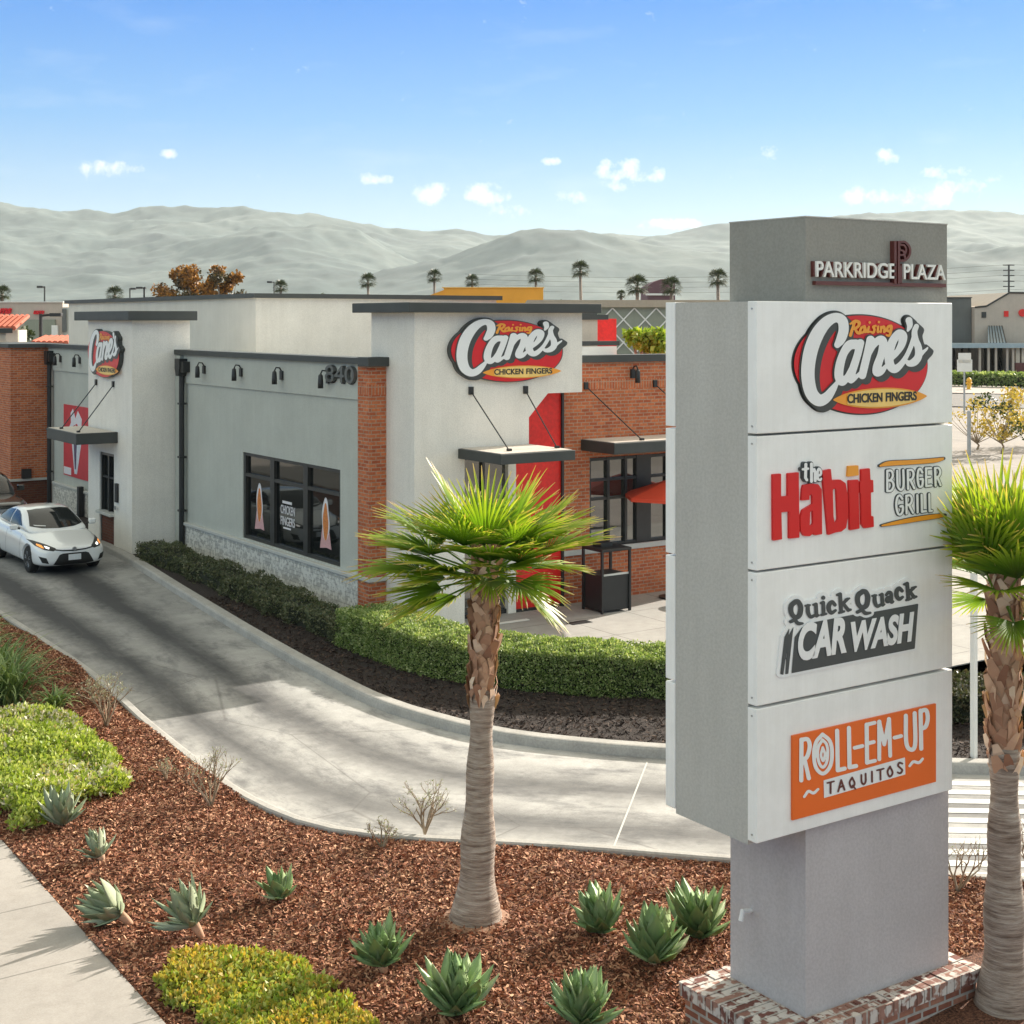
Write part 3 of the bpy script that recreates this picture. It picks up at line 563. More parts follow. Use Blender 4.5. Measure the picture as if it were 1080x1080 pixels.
# raised roof volume and rear parapets
bbox('upper_wall','pale_stucco',17.92,26.6,40.3,58.8,4.8,6.88); bbox('upper_trim','coping',17.8,26.75,40.15,59,6.88,7.02)
bbox('rear_parapet','cream_stucco',22.0,26.2,34.0,34.4,4.8,6.28)if False else None
bbox('parapet_wall','cream_stucco',22.6,24.2,31.6,32.4,4.8,6.22); bbox('parapet_trim','coping',22.4,24.5,31.5,32.5,6.22,6.36); bbox('parapet_block','red_wall',24.5,25.65,32.6,33.6,4.8,6.25)
bbox('rear_parapet','cream_stucco',11.2,13.9,53.0,57,4.9,5.75); bbox('rear_trim','coping',11.0,14.1,52.85,57,5.75,5.92)
# windows on the drive-through side
gw=bbox('side_window','window_glass',X0+.10,X0+.13,27.40,32.44,.96,3.03)
fr=MB(); 
for y,wd in ((27.37,.1),(29.0,.22),(30.75,.22),(32.37,.10)): fr.box(X0+.03,X0+.10,y,y+wd,.96,3.03)
for z in (.96,2.45,2.95): fr.box(X0+.035,X0+.099,27.47,32.37,z,z+.08)
sub(fr.build('window_frame','dark_frame'),gw)
def decal(poly,mat,w=.003,name='window_sticker'):
    q=MB(); q.prism(poly,lambda a,c:(X0+.10-w,a,c),lambda a,c:(X0+.099,a,c)); sub(q.build(name,mat),gw)
def finger(yc,zb,s=1):
    decal([(yc+.27*s,zb),(yc+.16*s,zb+.45*s),(yc-.02*s,zb+.52*s),(yc-.14*s,zb+.5*s),(yc-.27*s,zb+.02),(yc-.05*s,zb+.04*s)],'decal_pink')
    def ob(a,h,z0,k=0): return [(yc+a*s*math.cos(t)*(1+.10*math.sin(4*t+k))*(1.12-.2*math.sin(t)), zb+z0+h*s*math.sin(t)) for t in np.linspace(0,2*math.pi,30)[:-1]]
    decal(ob(.15,.46,.66),'decal_white',.004); decal(ob(.105,.40,.60,1),'decal_orange',.006)
finger(31.72,1.22); finger(28.25,1.22,1.02)
FS=((X0+.094,30.58,0),(0,-1,0),(0,0,1),(-1,0,0))   # frame of the side glass: u runs to the right as seen from the lane
def tx(name,s,m,frame,*a,par=None,**k):
    o=text(name,s,m,frame,*a,**k)
    if par is not None: sub(o,par)
    return o
decal([(30.45,2.0),(30.45,2.06),(29.95,2.06),(29.95,2.0)],'decal_white'); tx('window_lettering','CHICKEN','decal_white',FS,.05,.80,1.76,1.96,par=gw,depth=.003,offset=.012); tx('window_lettering','FINGERS','decal_white',FS,.05,.80,1.50,1.70,par=gw,depth=.003,offset=.012); decal([(30.4,1.42),(30.4,1.46),(30.0,1.46),(30.0,1.42)],'decal_white')
# down pipes with collector boxes
def pipe(x,y,z1,z0,dark='black_metal'):
    m=MB(); m.tube([(x,y,z1),(x,y,z0)],.075,8); m.prism([(-.17,z1+.45),(.17,z1+.45),(.17,z1+.2),(.09,z1),(-.09,z1),(-.17,z1+.2)],lambda a,c:(x-.13,y+a,c),lambda a,c:(x+.1,y+a,c)); m.box(x-.1,x+.1,y-.35,y-.17,z1+.1,z1+.38)
    for z in (1.2,2.6,4.0): m.box(x-.085,x+.1,y-.09,y+.09,z,z+.05)
    m.tube([(x,y,z0+.12),(x-.03,y,z0)],.10,8); bp(m.build('downspout',dark))
pipe(X0-.14,36.1,4.75,.1); pipe(X0-.14,47.9,4.75,.1); bbox('bollard_pipe','black_metal',X0-.25,X0-.1,44.4,44.6,0,1.05)
# wall lamps (gooseneck down lights)
def lamp_(x,y,z,dirx,diry,label):
    t=thing('wall_lamp',(x,y,z),0,label,'wall lamp','small dark wall lamps under the roof trim')
    m=MB(); m.box(*( (-.05,0,-.06,.06,-.1,.1) if dirx else (-.06,.06,-.05,0,-.1,.1))); m.build('back_plate','black_metal',t)
    m=MB(); m.tube([(0,0,.05),(dirx*.07,diry*.07,.17),(dirx*.16,diry*.16,.18),(dirx*.2,diry*.2,.1)],.018,6); m.build('arm','black_metal',t)
    m=MB(); m.lathe([(.03,.1),(.05,.07),(.06,-.08),(.06,-.2),(.05,-.2)],12,(dirx*.2,diry*.2)); m.build('lamp_shade','black_metal',t,True); return t
for (y,l) in ((34.74,'small black wall lamp nearest the downspout on the grey side wall'),(32.42,'small black wall lamp above the left window pane on the grey side wall'),(30.13,'small black wall lamp above the middle window pane on the grey side wall'),(27.80,'small black wall lamp just left of the number 840')): lamp_(X0-.05,y,4.95,-1,0,l)
lamp_(X0-.05,46.9,4.95,-1,0,'small black wall lamp beside the far downspout'); lamp_(X0-.05,44.9,4.95,-1,0,'small black wall lamp above the red mural'); 
lamp_(20.45,YB,5.0,0,-1,'small black wall lamp high on the front brick wall')
# street number
FN=((X0-.05,27.86,0),(0,-1,0),(0,0,1),(-1,0,0))
nb=tx('street_number','840','number_grey',FN,.04,1.36,4.89,5.25,depth=.09,offset=.008); tag(nb,'dark raised street number 840 at the top of the grey side wall','number sign')
nbk=tx('number_shadow_plate','840','black_metal',FN,-.01,1.33,4.86,5.23,depth=.03,w0=-.002,offset=.03); nbk.parent=nb

# ---------------------------------------------------------------- oval restaurant logo (traced strokes, in trace units)
LOGO={}
def logo_fields():
    Xs=np.arange(60,990,5.); Ys=np.arange(95,800,5.); X,Y=np.meshgrid(Xs,Ys)
    st=[[(362,322,20),(385,285,30),(402,225,32),(392,168,32),(350,150,30),(292,180,36),(238,250,42),(198,345,44),(178,450,43),(178,545,42),(200,630,40),(245,672,38),(292,655,32),(335,600,22),(360,560,12)],
        [(478,318,30),(438,325,30),(402,375,26),(378,450,28),(372,520,28),(392,555,26),(425,525,20),(452,470,16)],
        [(508,310,24),(488,390,24),(456,490,25),(446,545,20),(475,530,14),(505,500,10)],
        [(572,290,26),(552,380,25),(530,470,25),(520,515,24)],[(556,390,16),(590,325,20),(630,290,25),(652,305,26),(640,380,24),(615,455,27),(612,495,26),(640,490,20),(670,455,12)],
        [(692,420,14),(735,375,18),(768,320,24),(778,265,26),(750,250,24),(712,300,27),(690,375,28),(694,445,28),(722,475,26),(760,450,20),(798,395,15),(830,325,15),(852,255,15)],
        [(862,205,16),(850,240,18),(856,290,21),(874,340,23),(874,395,24),(848,430,25),(815,440,18),(802,425,10)],[(872,400,18),(900,372,12),(925,350,8),(934,338,4)],[(815,168,22),(820,200,18),(808,232,8)]]
    white=np.minimum.reduce([seg_sdf(X,Y,s) for s in st])
    sh=white.copy()
    for k in range(1,6):
        dx,dy=5.5*k,5.0*k; sh=np.minimum(sh,np.minimum.reduce([seg_sdf(X,Y,[(a+dx,b+dy,r) for a,b,r in s]) for s in st]))
    oval=ell_sdf(X,Y,517,447,425,313,.03); 
    surf=np.maximum(ell_sdf(X,Y,634,610,330,112,-.045),ell_sdf(X,Y,634,705,330,112,-.045))
    rs=[[(472,180,8),(458,222,8),(446,262,9)],[(445,190,5),(475,172,8),(502,182,9),(492,208,8),(468,218,6)],[(474,220,6),(490,245,8),(506,250,6)],
        [(535,205,7),(515,215,7),(508,240,7),(526,243,6),(540,215,7),(538,240,6),(548,240,4)],[(562,208,6),(556,240,6),(568,238,4)],[(568,180,7)],
        [(605,202,6),(590,208,7),(598,225,7),(590,244,7),(575,240,5)],[(622,206,6),(618,240,6),(628,238,4)],[(626,178,7)],[(640,208,6),(638,240,6)],[(640,222,5),(654,206,6),(662,215,6),(658,240,6),(668,236,4)],
        [(704,202,7),(684,206,7),(678,230,7),(694,236,6),(706,208,7),(700,245,7),(690,264,7),(674,260,5)]]
    rais=np.minimum.reduce([seg_sdf(X,Y,s) for s in rs])-1.0
    return dict(X=Xs,Y=Ys,white=white,shadow=sh-9,oval=oval,surf=surf,rais=rais)
LG=logo_fields()
def PXZ(cx,cy):
    """trace units -> upright sign plane, centred, in metres"""
    px=820+cx/6; py=310+cy/6; k=(px-540)/1520; d=8.42/(.8285-.56*k); X=d*(.56+.8285*k); return X-9.26, 6.2-(py-338)/1520*d-5.73
def logo(par,frame,su,sv,depth,base_back,letters=True):
    O,ux,uz,nn=[Vector(q) for q in frame]
    def mf(x,y,w):
        a,b=PXZ(x,y); return tuple(O+ux*(a*su)+uz*(b*sv)+nn*w)
    L=LG
    def fm(name,D,m,w,back=None): o=field_mesh(name,L['X'],L['Y'],D,m,mf,w,back); sub(o,par) if par is not None else 0; return o
    base=fm('logo_backing',np.minimum(L['oval'],L['shadow'])-6,'sign_dark',depth-.012,base_back)
    fm('logo_oval',L['oval']+3,'sign_red',depth)
    fm('logo_letter_shadow',L['shadow'],'sign_dark',depth+.006)
    fm('logo_banner_edge',np.maximum(L['surf'],-1e9),'sign_orange',depth+.009); fm('logo_banner',np.maximum(L['surf']+9,np.abs(LG['X'][None,:]-640)-215),'sign_yellow',depth+.013)
    fm('logo_letters',L['white'],'sign_white',depth+.012); fm('logo_script',L['rais'],'sign_orange' if True else '',depth+.010)
    a,b=PXZ(424,692); c,d=PXZ(862,628); e,_=PXZ(858,672); _,f=PXZ(428,632)
    fr=(tuple(O),tuple(ux*su),tuple(uz*sv),tuple(nn))
    rs_=PXZ(858,672)[1]-b; L_=c-a
    for wd,u0,u1 in (('CHICKEN',.0,.495),('FINGERS',.545,1.)): sub(text('logo_caption',wd,'sign_black',fr,a+u0*L_,a+u1*L_,b+rs_*u0,f+rs_*u0,depth=.004,w0=depth+.014,offset=.026,rise=rs_*(u1-u0)),par)
def parent_clean(o,par):
    # children are modelled in world space under a thing whose empty sits at its base
    for ch in [x for x in C.objects if x.parent is o]: ch.matrix_parent_inverse=Matrix.Translation(-Vector(o.location))
t=thing('wall_sign',(16.61,24.82,5.0),0,'red oval logo sign on the front of the white corner tower above the entrance','sign'); logo(t,((16.61,24.82,5.42),(1,0,0),(0,0,1),(0,-1,0)),1.70,1.52,.12,.0); parent_clean(t,t)
t=thing('wall_sign',(XL,38.6,4.6),0,'red oval logo sign on the white drive-through tower above the small canopy','sign'); logo(t,((XL,38.6,5.14),(0,-1,0),(0,0,1),(-1,0,0)),1.60,1.5,.12,.0); parent_clean(t,t)

# ---------------------------------------------------------------- multi-tenant pylon sign
t=thing('pylon_sign',(9.6,9.0,0),0,'tall grey pylon sign with four white tenant panels on a brick base','pylon sign')
def pb(name,m,*a,bevel=0,par=None): return box(name,m,*a,bevel=bevel,parent=par if par is not None else t)
XA,YF=8.04,8.42
pb('post','post_grey',8.72,10.52,8.55,9.46,.3,1.99); cap=pb('cap','cap_grey',8.72,10.50,8.55,9.47,6.36,7.06); pb('cabinet','cabinet_grey',8.052,10.44,8.53,9.415,1.99,6.352)
sub(box('cap_flashing','cabinet_grey',8.715,10.505,8.545,9.475,7.06,7.07),cap)
bb=MB(); bb.box(8.30,10.66,8.36,9.58,-.02,.31); bs=bb.build('brick_base','old_brick',t)
cb=MB(); rq=random.Random(3)
def capb(x0,x1,y0,y1): cb.box(x0+.005,x1-.005,y0+.005,y1-.005,.305,.42+rq.uniform(-.005,.005))
for k in range(25):
    a_=8.26+k*.0976; capb(a_,a_+.0976,8.31,8.52); capb(a_,a_+.0976,9.47,9.63)
for k in range(10):
    a_=8.52+k*.095; capb(8.26,8.68,a_,a_+.095); capb(10.54,10.70,a_,a_+.095)
cb.box(8.28,10.68,8.33,9.61,.30,.405); sub(cb.build('brick_cap','cap_brick'),bs)
pn=[]
for i,(z1,z0) in enumerate(((6.355,5.295),(5.275,4.205),(4.185,3.125),(3.10,2.03))):
    p=pb('sign_panel','panel_white',XA,10.415,YF,YF+.105,z0,z1,bevel=.006); pn.append(p)
    for k_,(x_,y_) in enumerate(((XA-.003,YF+.05),)): sub(MB().tube([(x_+.003,y_,z1-.06),(x_-.004,y_,z1-.06)],.008,8).build('fixing_screw','rim'),p); sub(MB().tube([(x_+.003,y_,z0+.06),(x_-.004,y_,z0+.06)],.008,8).build('fixing_screw','rim'),p)
    q=pb('sign_panel','panel_white',XA,10.44,9.417,9.54,z0,z1,bevel=.006)
FP=((0,YF,0),(1,0,0),(0,0,1),(0,-1,0))
logo(pn[0],((9.26,YF,5.73),(1,0,0),(0,0,1),(0,-1,0)),1,1,.016,.0)
def XZ(px,py):
    k=(px-540)/1520; d=YF/(.8285-.56*k); return d*(.56+.8285*k), 6.2-(py-338)/1520*d
# panel two: heavy red word, small outlined word, outlined two-line word with brush strokes
def field_sign(name,st,m,par,ox,oy,sc,w,grow=0,step=4,box_=(0,0,1080,760),extra=None,back=None):
    Xs=np.arange(box_[0],box_[2],step*1.); Ys=np.arange(box_[1],box_[3],step*1.); X,Y=np.meshgrid(Xs,Ys)
    D=np.minimum.reduce([seg_sdf(X,Y,s,sm) for s,sm in st]) if st else np.full(X.shape,1e9)
    if extra is not None: D=extra(X,Y,D)
    def mf(x,y,ww):
        a,b=XZ(ox+x/sc,oy+y/sc); return (a,YF-ww,b)
    return sub(field_mesh(name,Xs,Ys,D-grow,m,mf,w,back),par)
H_=lambda *p: (list(p),False)
# traced from region (820,470) scale 5.684; the H starts left of it
hp=[[(-38,172),(8,168),(8,305),(52,302),(52,166),(114,160),(118,548),(60,554),(60,392),(10,396),(14,558),(-36,566)],
    [(258,152),(306,140),(314,215),(330,205),(365,204),(395,225),(408,300),(410,420),(398,490),(370,512),(340,516),(294,532)],
    [(418,208),(472,204),(478,494),(424,504)],[(492,142),(540,136),(544,206),(560,206),(562,276),(546,278),(548,420),(562,424),(564,484),(510,492),(494,470),(490,282),(484,280),(484,214),(492,212)]]
holes=[[(318,262),(336,250),(344,262),(352,440),(340,462),(328,460),(322,420)]]
def habit(X,Y,D):
    for p in hp: D=np.minimum(D,poly_sdf(X,Y,p)+0)
    for p in holes: D=np.maximum(D,-poly_sdf(X,Y,p))
    # letter a: bowl + stem
    a=np.minimum(poly_sdf(X,Y,[(138,262),(145,236),(190,226),(232,232),(252,262),(254,528),(212,534),(206,520),(180,540),(148,538),(130,510),(127,430),(140,385),(200,350),(200,300),(190,285),(178,300),(178,322),(134,326)]),1e9)
    a=np.maximum(a,-poly_sdf(X,Y,[(182,395),(202,385),(204,465),(192,482),(180,476)])); return np.minimum(D,a)
field_sign('panel_lettering',[],'habit_red',pn[1],820,470,5.684,.022,1.5,4,(-50,90,600,600),habit,0)
field_sign('panel_mark',[],'sign_orange',pn[1],820,470,5.684,.022,0,4,(380,90,500,220),lambda X,Y,D:poly_sdf(X,Y,[(416,124),(470,120),(472,174),(412,182)])-3,0)
th=[H_((152,110,10),(150,190,10),(158,204,9)),H_((134,140,8),(166,136,8)),H_((186,108,10),(186,212,10)),H_((186,158,9),(202,140,9),(208,156,9),(208,208,10)),([(224,178,8),(240,172,8),(242,150,8),(230,136,8),(222,160,9),(224,195,9),(238,204,8),(244,196,7)],True)]
field_sign('panel_lettering',th,'slate',pn[1],820,470,5.684,.024,5,3,(110,80,270,240),None,0); field_sign('panel_lettering',th,'sign_white',pn[1],820,470,5.684,.032,-1,3,(110,80,270,240))
bg_=[H_((652,150,7),(652,272,7)),([(652,150,7),(676,150,7),(686,178,7),(672,205,7),(652,208,7)],True),([(652,208,7),(680,212,7),(690,240,7),(676,268,7),(652,272,7)],True),
 ([(712,150,7),(714,235,7),(728,262,7),(742,260,7),(750,230,7),(748,146,7)],True),H_((775,148,7),(777,258,7)),([(775,146,7),(800,146,7),(810,170,7),(800,200,7),(777,204,7)],True),H_((790,204,7),(814,254,7)),
 ([(862,160,7),(850,138,7),(838,150,7),(834,200,7),(842,242,7),(858,244,7),(864,225,7),(864,200,7),(850,200,7)],True),H_((884,136,7),(886,242,7)),H_((884,136,7),(914,134,7)),H_((886,188,7),(910,186,7)),H_((886,242,7),(916,238,7)),
 H_((938,134,7),(942,240,7)),([(938,134,7),(960,134,7),(970,158,7),(960,184,7),(940,190,7)],True),H_((952,188,7),(972,236,7)),
 ([(742,318,7),(728,298,7),(712,312,7),(706,360,7),(716,405,7),(732,412,7),(744,392,7),(744,362,7),(730,364,7)],True),H_((766,300,7),(768,406,7)),([(766,300,7),(790,298,7),(800,322,7),(790,350,7),(768,354,7)],True),H_((782,354,7),(806,402,7)),
 H_((832,296,7),(834,400,7)),H_((858,294,7),(860,396,7)),H_((860,396,7),(884,392,7)),H_((904,290,7),(906,392,7)),H_((906,392,7),(920,390,7))]
field_sign('panel_lettering',bg_,'slate',pn[1],820,470,5.684,.007,4.5,3,(620,110,1000,440),None,0); field_sign('panel_lettering',bg_,'sign_white',pn[1],820,470,5.684,.010,-.3,3,(620,110,1000,440))
br=[([(606,120,5),(660,106,13),(800,98,12),(930,88,12),(990,76,6)],True),([(618,478,4),(700,462,10),(820,440,13),(930,424,12),(998,416,6)],True)]
for q in br: field_sign('panel_mark',[q],'slate',pn[1],820,470,5.684,.012,4,3,(580,50,1020,500),None,0); field_sign('panel_mark',[q],'sign_orange',pn[1],820,470,5.684,.018,1,3,(600,50,990,500))
# panel three: rounded serif name over a slate plate, traced from region (800,590) scale 5.4
qq=[([(200,238,13),(176,262,14),(176,300,13),(198,328,12),(222,315,14),(230,272,14),(216,240,13),(200,238,13)],True),([(172,352,9),(196,344,9),(215,362,10),(240,362,6)],True),
 H_((256,262,5),(282,258,5)),([(270,262,10),(272,300,11),(286,325,9),(304,318,8)],True),H_((300,256,5),(316,254,10),(320,318,10),(332,316,5)),
 H_((344,246,6),(358,244,10),(360,308,10)),H_((346,314,6),(374,308,6)),([(358,216,11)],False),([(424,256,10),(408,240,10),(392,256,12),(390,282,12),(404,302,10),(428,288,7)],True),
 H_((436,200,6),(454,196,10),(460,296,10)),H_((448,302,6),(476,294,6)),H_((496,224,8),(464,254,9)),H_((472,250,9),(500,286,10),(514,284,6)),H_((484,226,5),(506,220,5)),
 ([(582,180,13),(556,204,14),(556,246,13),(578,272,12),(604,258,14),(612,214,14),(600,184,13),(582,180,13)],True),([(552,298,9),(578,288,9),(598,304,10),(626,302,6)],True),
 H_((636,206,5),(660,202,5)),([(650,206,10),(652,240,11),(664,264,9),(682,258,8)],True),H_((678,200,5),(692,198,10),(696,256,10),(706,254,5)),
 ([(716,200,7),(730,186,9),(744,194,10),(746,238,10),(756,238,6)],True),([(742,212,8),(722,220,10),(722,238,9),(740,234,7)],True),([(806,176,10),(790,162,10),(776,178,12),(776,206,12),(790,224,10),(810,212,7)],True),
 H_((818,140,6),(836,136,10),(842,224,10)),H_((830,230,6),(858,222,6)),H_((874,160,8),(846,184,9)),H_((852,182,9),(874,212,10),(888,210,6)),H_((862,160,5),(886,154,5))]
plate=[(178,646),(196,440),(250,366),(530,312),(596,326),(640,298),(900,250),(880,506)]
st3=[[(138,440),(168,384),(160,440),(132,655),(114,650)],[(156,440),(190,380),(184,430),(160,648),(142,652)]]
def whiteout(X,Y,D): return np.minimum.reduce([D-22,poly_sdf(X,Y,plate)-14]+[poly_sdf(X,Y,p)-18 for p in st3])
field_sign('logo_backing',qq,'sign_white',pn[2],800,590,5.4,.014,0,4,(60,90,960,720),whiteout,0)
field_sign('logo_plate',[],'slate',pn[2],800,590,5.4,.018,0,4,(60,220,960,720),lambda X,Y,D:np.maximum(np.minimum.reduce([poly_sdf(X,Y,plate)]+[poly_sdf(X,Y,p) for p in st3]),-(np.minimum.reduce([seg_sdf(X,Y,s,sm) for s,sm in qq])-16)))
field_sign('panel_lettering',qq,'slate',pn[2],800,590,5.4,.020,1,3,(120,110,920,400))
def pt(*a): return XZ(800+a[0]/5.4,590+a[1]/5.4)
a=pt(212,580);b=pt(868,465);c=pt(212,378);d=pt(868,292)
text('panel_lettering','CAR','sign_white',FP,a[0],pt(488,0)[0],a[1]-.0,c[1]+.02,depth=.004,w0=.022,parent=pn[2],offset=.045,shear=.18,rise=-(a[1]-pt(488,535)[1])*1 if False else .0)
text('panel_lettering','WASH','sign_white',FP,pt(512,0)[0],b[0]+.01,pt(560,520)[1],pt(560,345)[1],depth=.004,w0=.022,parent=pn[2],offset=.045,shear=.18)
# panel four: orange plate
z1,z0=2.835,2.15
p4=box('logo_plate','roll_orange',8.42,10.17,YF-.02,YF-.001,z0,z1,parent=pn[3])
def rt(px,py): return XZ(780+px/4.5,680+py/4.5)
rl=[H_((283,447,10),(282,640,10)),([(283,448,10),(312,446,10),(322,480,10),(308,530,10),(284,540,10)],True),H_((298,540,9),(318,630,10)),
 ([(383,422,9),(352,460,9),(342,520,9),(352,580,9),(385,608,9),(418,575,9),(428,515,9),(418,455,9),(383,422,9)],True),([(383,448,7),(364,480,7),(360,520,7),(368,560,7),(385,578,7),(402,555,7),(408,510,7),(402,470,7),(383,448,7)],True),([(384,484,6),(376,520,6),(386,548,6),(394,515,6),(384,484,6)],True),
 H_((452,405,10),(455,592,10)),H_((455,592,10),(488,584,10)),H_((508,392,10),(511,578,10)),H_((511,578,10),(542,572,10)),H_((535,486,9),(572,477,9)),
 H_((592,376,10),(594,556,10)),H_((592,376,9),(630,367,9)),H_((594,466,9),(626,458,9)),H_((594,556,9),(632,547,9)),([(652,540,9),(652,362,10)],False),H_((652,362,9),(676,470,9)),H_((676,470,9),(698,350,9)),H_((698,350,10),(704,524,9)),
 H_((724,438,9),(756,430,9)),([(778,334,10),(780,460,10),(800,494,10),(822,470,10),(820,322,10)],True),H_((848,310,10),(851,490,10)),([(848,312,10),(874,308,10),(882,345,10),(872,385,10),(850,395,10)],True),
 ([(296,718,6),(316,692,7),(340,700,7),(362,682,6)],True),([(796,572,6),(814,552,7),(840,556,7),(858,538,6)],True)]
def fs4(name,st,m,w,grow,bx,extra=None):
    Xs=np.arange(bx[0],bx[2],3.); Ys=np.arange(bx[1],bx[3],3.); X,Y=np.meshgrid(Xs,Ys); D=np.minimum.reduce([seg_sdf(X,Y,s,sm) for s,sm in st]) if st else np.full(X.shape,1e9)
    if extra: D=extra(X,Y,D)
    def mf(x,y,ww): a,b=rt(x,y); return (a,YF-ww,b)
    return sub(field_mesh(name,Xs,Ys,D-grow,m,mf,w),pn[3])
fs4('panel_lettering',rl,'sign_white',.024,0,(255,290,910,740))
fs4('logo_plate',[],'sign_white',.024,0,(370,520,790,740),lambda X,Y,D:poly_sdf(X,Y,[(388,640),(774,531),(776,612),(390,724)]))
tq=[H_((404,652,3.5),(436,644,3.5)),H_((420,650,4),(420,700,4)),H_((456,692,4),(470,638,4),(486,684,4)),H_((462,672,3.5),(482,666,3.5)),([(522,626,4),(510,650,4),(520,674,4),(534,655,4),(522,626,4)],True),H_((524,664,3.5),(538,680,3.5)),([(566,614,4),(567,645,4),(576,658,4),(586,645,4),(586,608,4)],True),H_((616,598,4),(617,646,4)),H_((640,592,3.5),(672,584,3.5)),H_((656,590,4),(657,636,4)),([(702,574,4),(690,598,4),(700,622,4),(714,604,4),(702,574,4)],True),([(760,560,4),(746,556,4),(740,570,4),(750,580,4),(760,592,4),(750,606,4),(738,602,4)],True)]
fs4('panel_lettering',tq,'maroon',.028,.5,(390,530,780,720))
# plaza name on the cap
FC=((0,8.55,0),(1,0,0),(0,0,1),(0,-1,0))
def c_(px,py):
    k=(px-540)/1520; d=8.55/(.8285-.56*k); return d*(.56+.8285*k), 6.2-(py-338)/1520*d
sc=170/1080.
def cpt(x,y): return c_(840+x*sc,230+y*sc)
a=cpt(105,395);b=cpt(635,405);c=cpt(105,288);d=cpt(690,410);e=cpt(970,415);f=cpt(690,305)
for w0,dep,m in ((.0,.03,'maroon'),(.03,.02,'letter_white')):
    ox=-.018 if m=='maroon' else 0
    text('cap_lettering','PARKRIDGE',m,FC,a[0]+ox,b[0]+ox,a[1],c[1],depth=dep,w0=w0,parent=cap,offset=.012)
    text('cap_lettering','PLAZA',m,FC,d[0]+ox,e[0]+ox,a[1],c[1],depth=dep,w0=w0,parent=cap,offset=.012)
u=cpt(105,425); v=cpt(978,440); box('cap_rule','maroon',u[0],v[0],8.51,8.549,u[1]-.028,u[1]+.004,parent=cap)
m_=MB()
def cm(x,y): a,b=cpt(x,y); return a,b
x0,z0_=cm(625,440); x1,z1_=cm(640,155); m_.box(x0,x1,8.5,8.549,z0_,z1_); x0,_=cm(650,0); x1,_=cm(664,0); m_.box(x0,x1,8.5,8.549,z0_,z1_); x1b,_=cm(682,0); m_.box(x1,x1b,8.51,8.549,z0_,cm(0,300)[1])
m_.build('cap_emblem','maroon',cap)
Xs=np.arange(640,770,3.); Ys=np.arange(130,310,3.); X,Y=np.meshgrid(Xs,Ys)
D=np.minimum(seg_sdf(X,Y,[(660,162,7),(700,162,7),(732,200,7),(730,250,7),(700,284,7),(660,286,7)]),seg_sdf(X,Y,[(668,180,6),(695,185,6),(708,215,6),(694,245,6),(668,250,6)])); D=np.minimum(D,seg_sdf(X,Y,[(668,215,6),(690,225,6),(700,270,6)]))
sub(field_mesh('cap_emblem',Xs,Ys,D,'maroon',lambda x,y,w:(cm(x,y)[0],8.549-w,cm(x,y)[1]),.045,0),cap)
m_=MB(); m_.tube([(8.72,9.2,1.08),(8.62,9.2,1.1),(8.60,9.2,1.02)],.022,8); m_.build('hose_tap','pvc',t)
parent_clean(t,t)
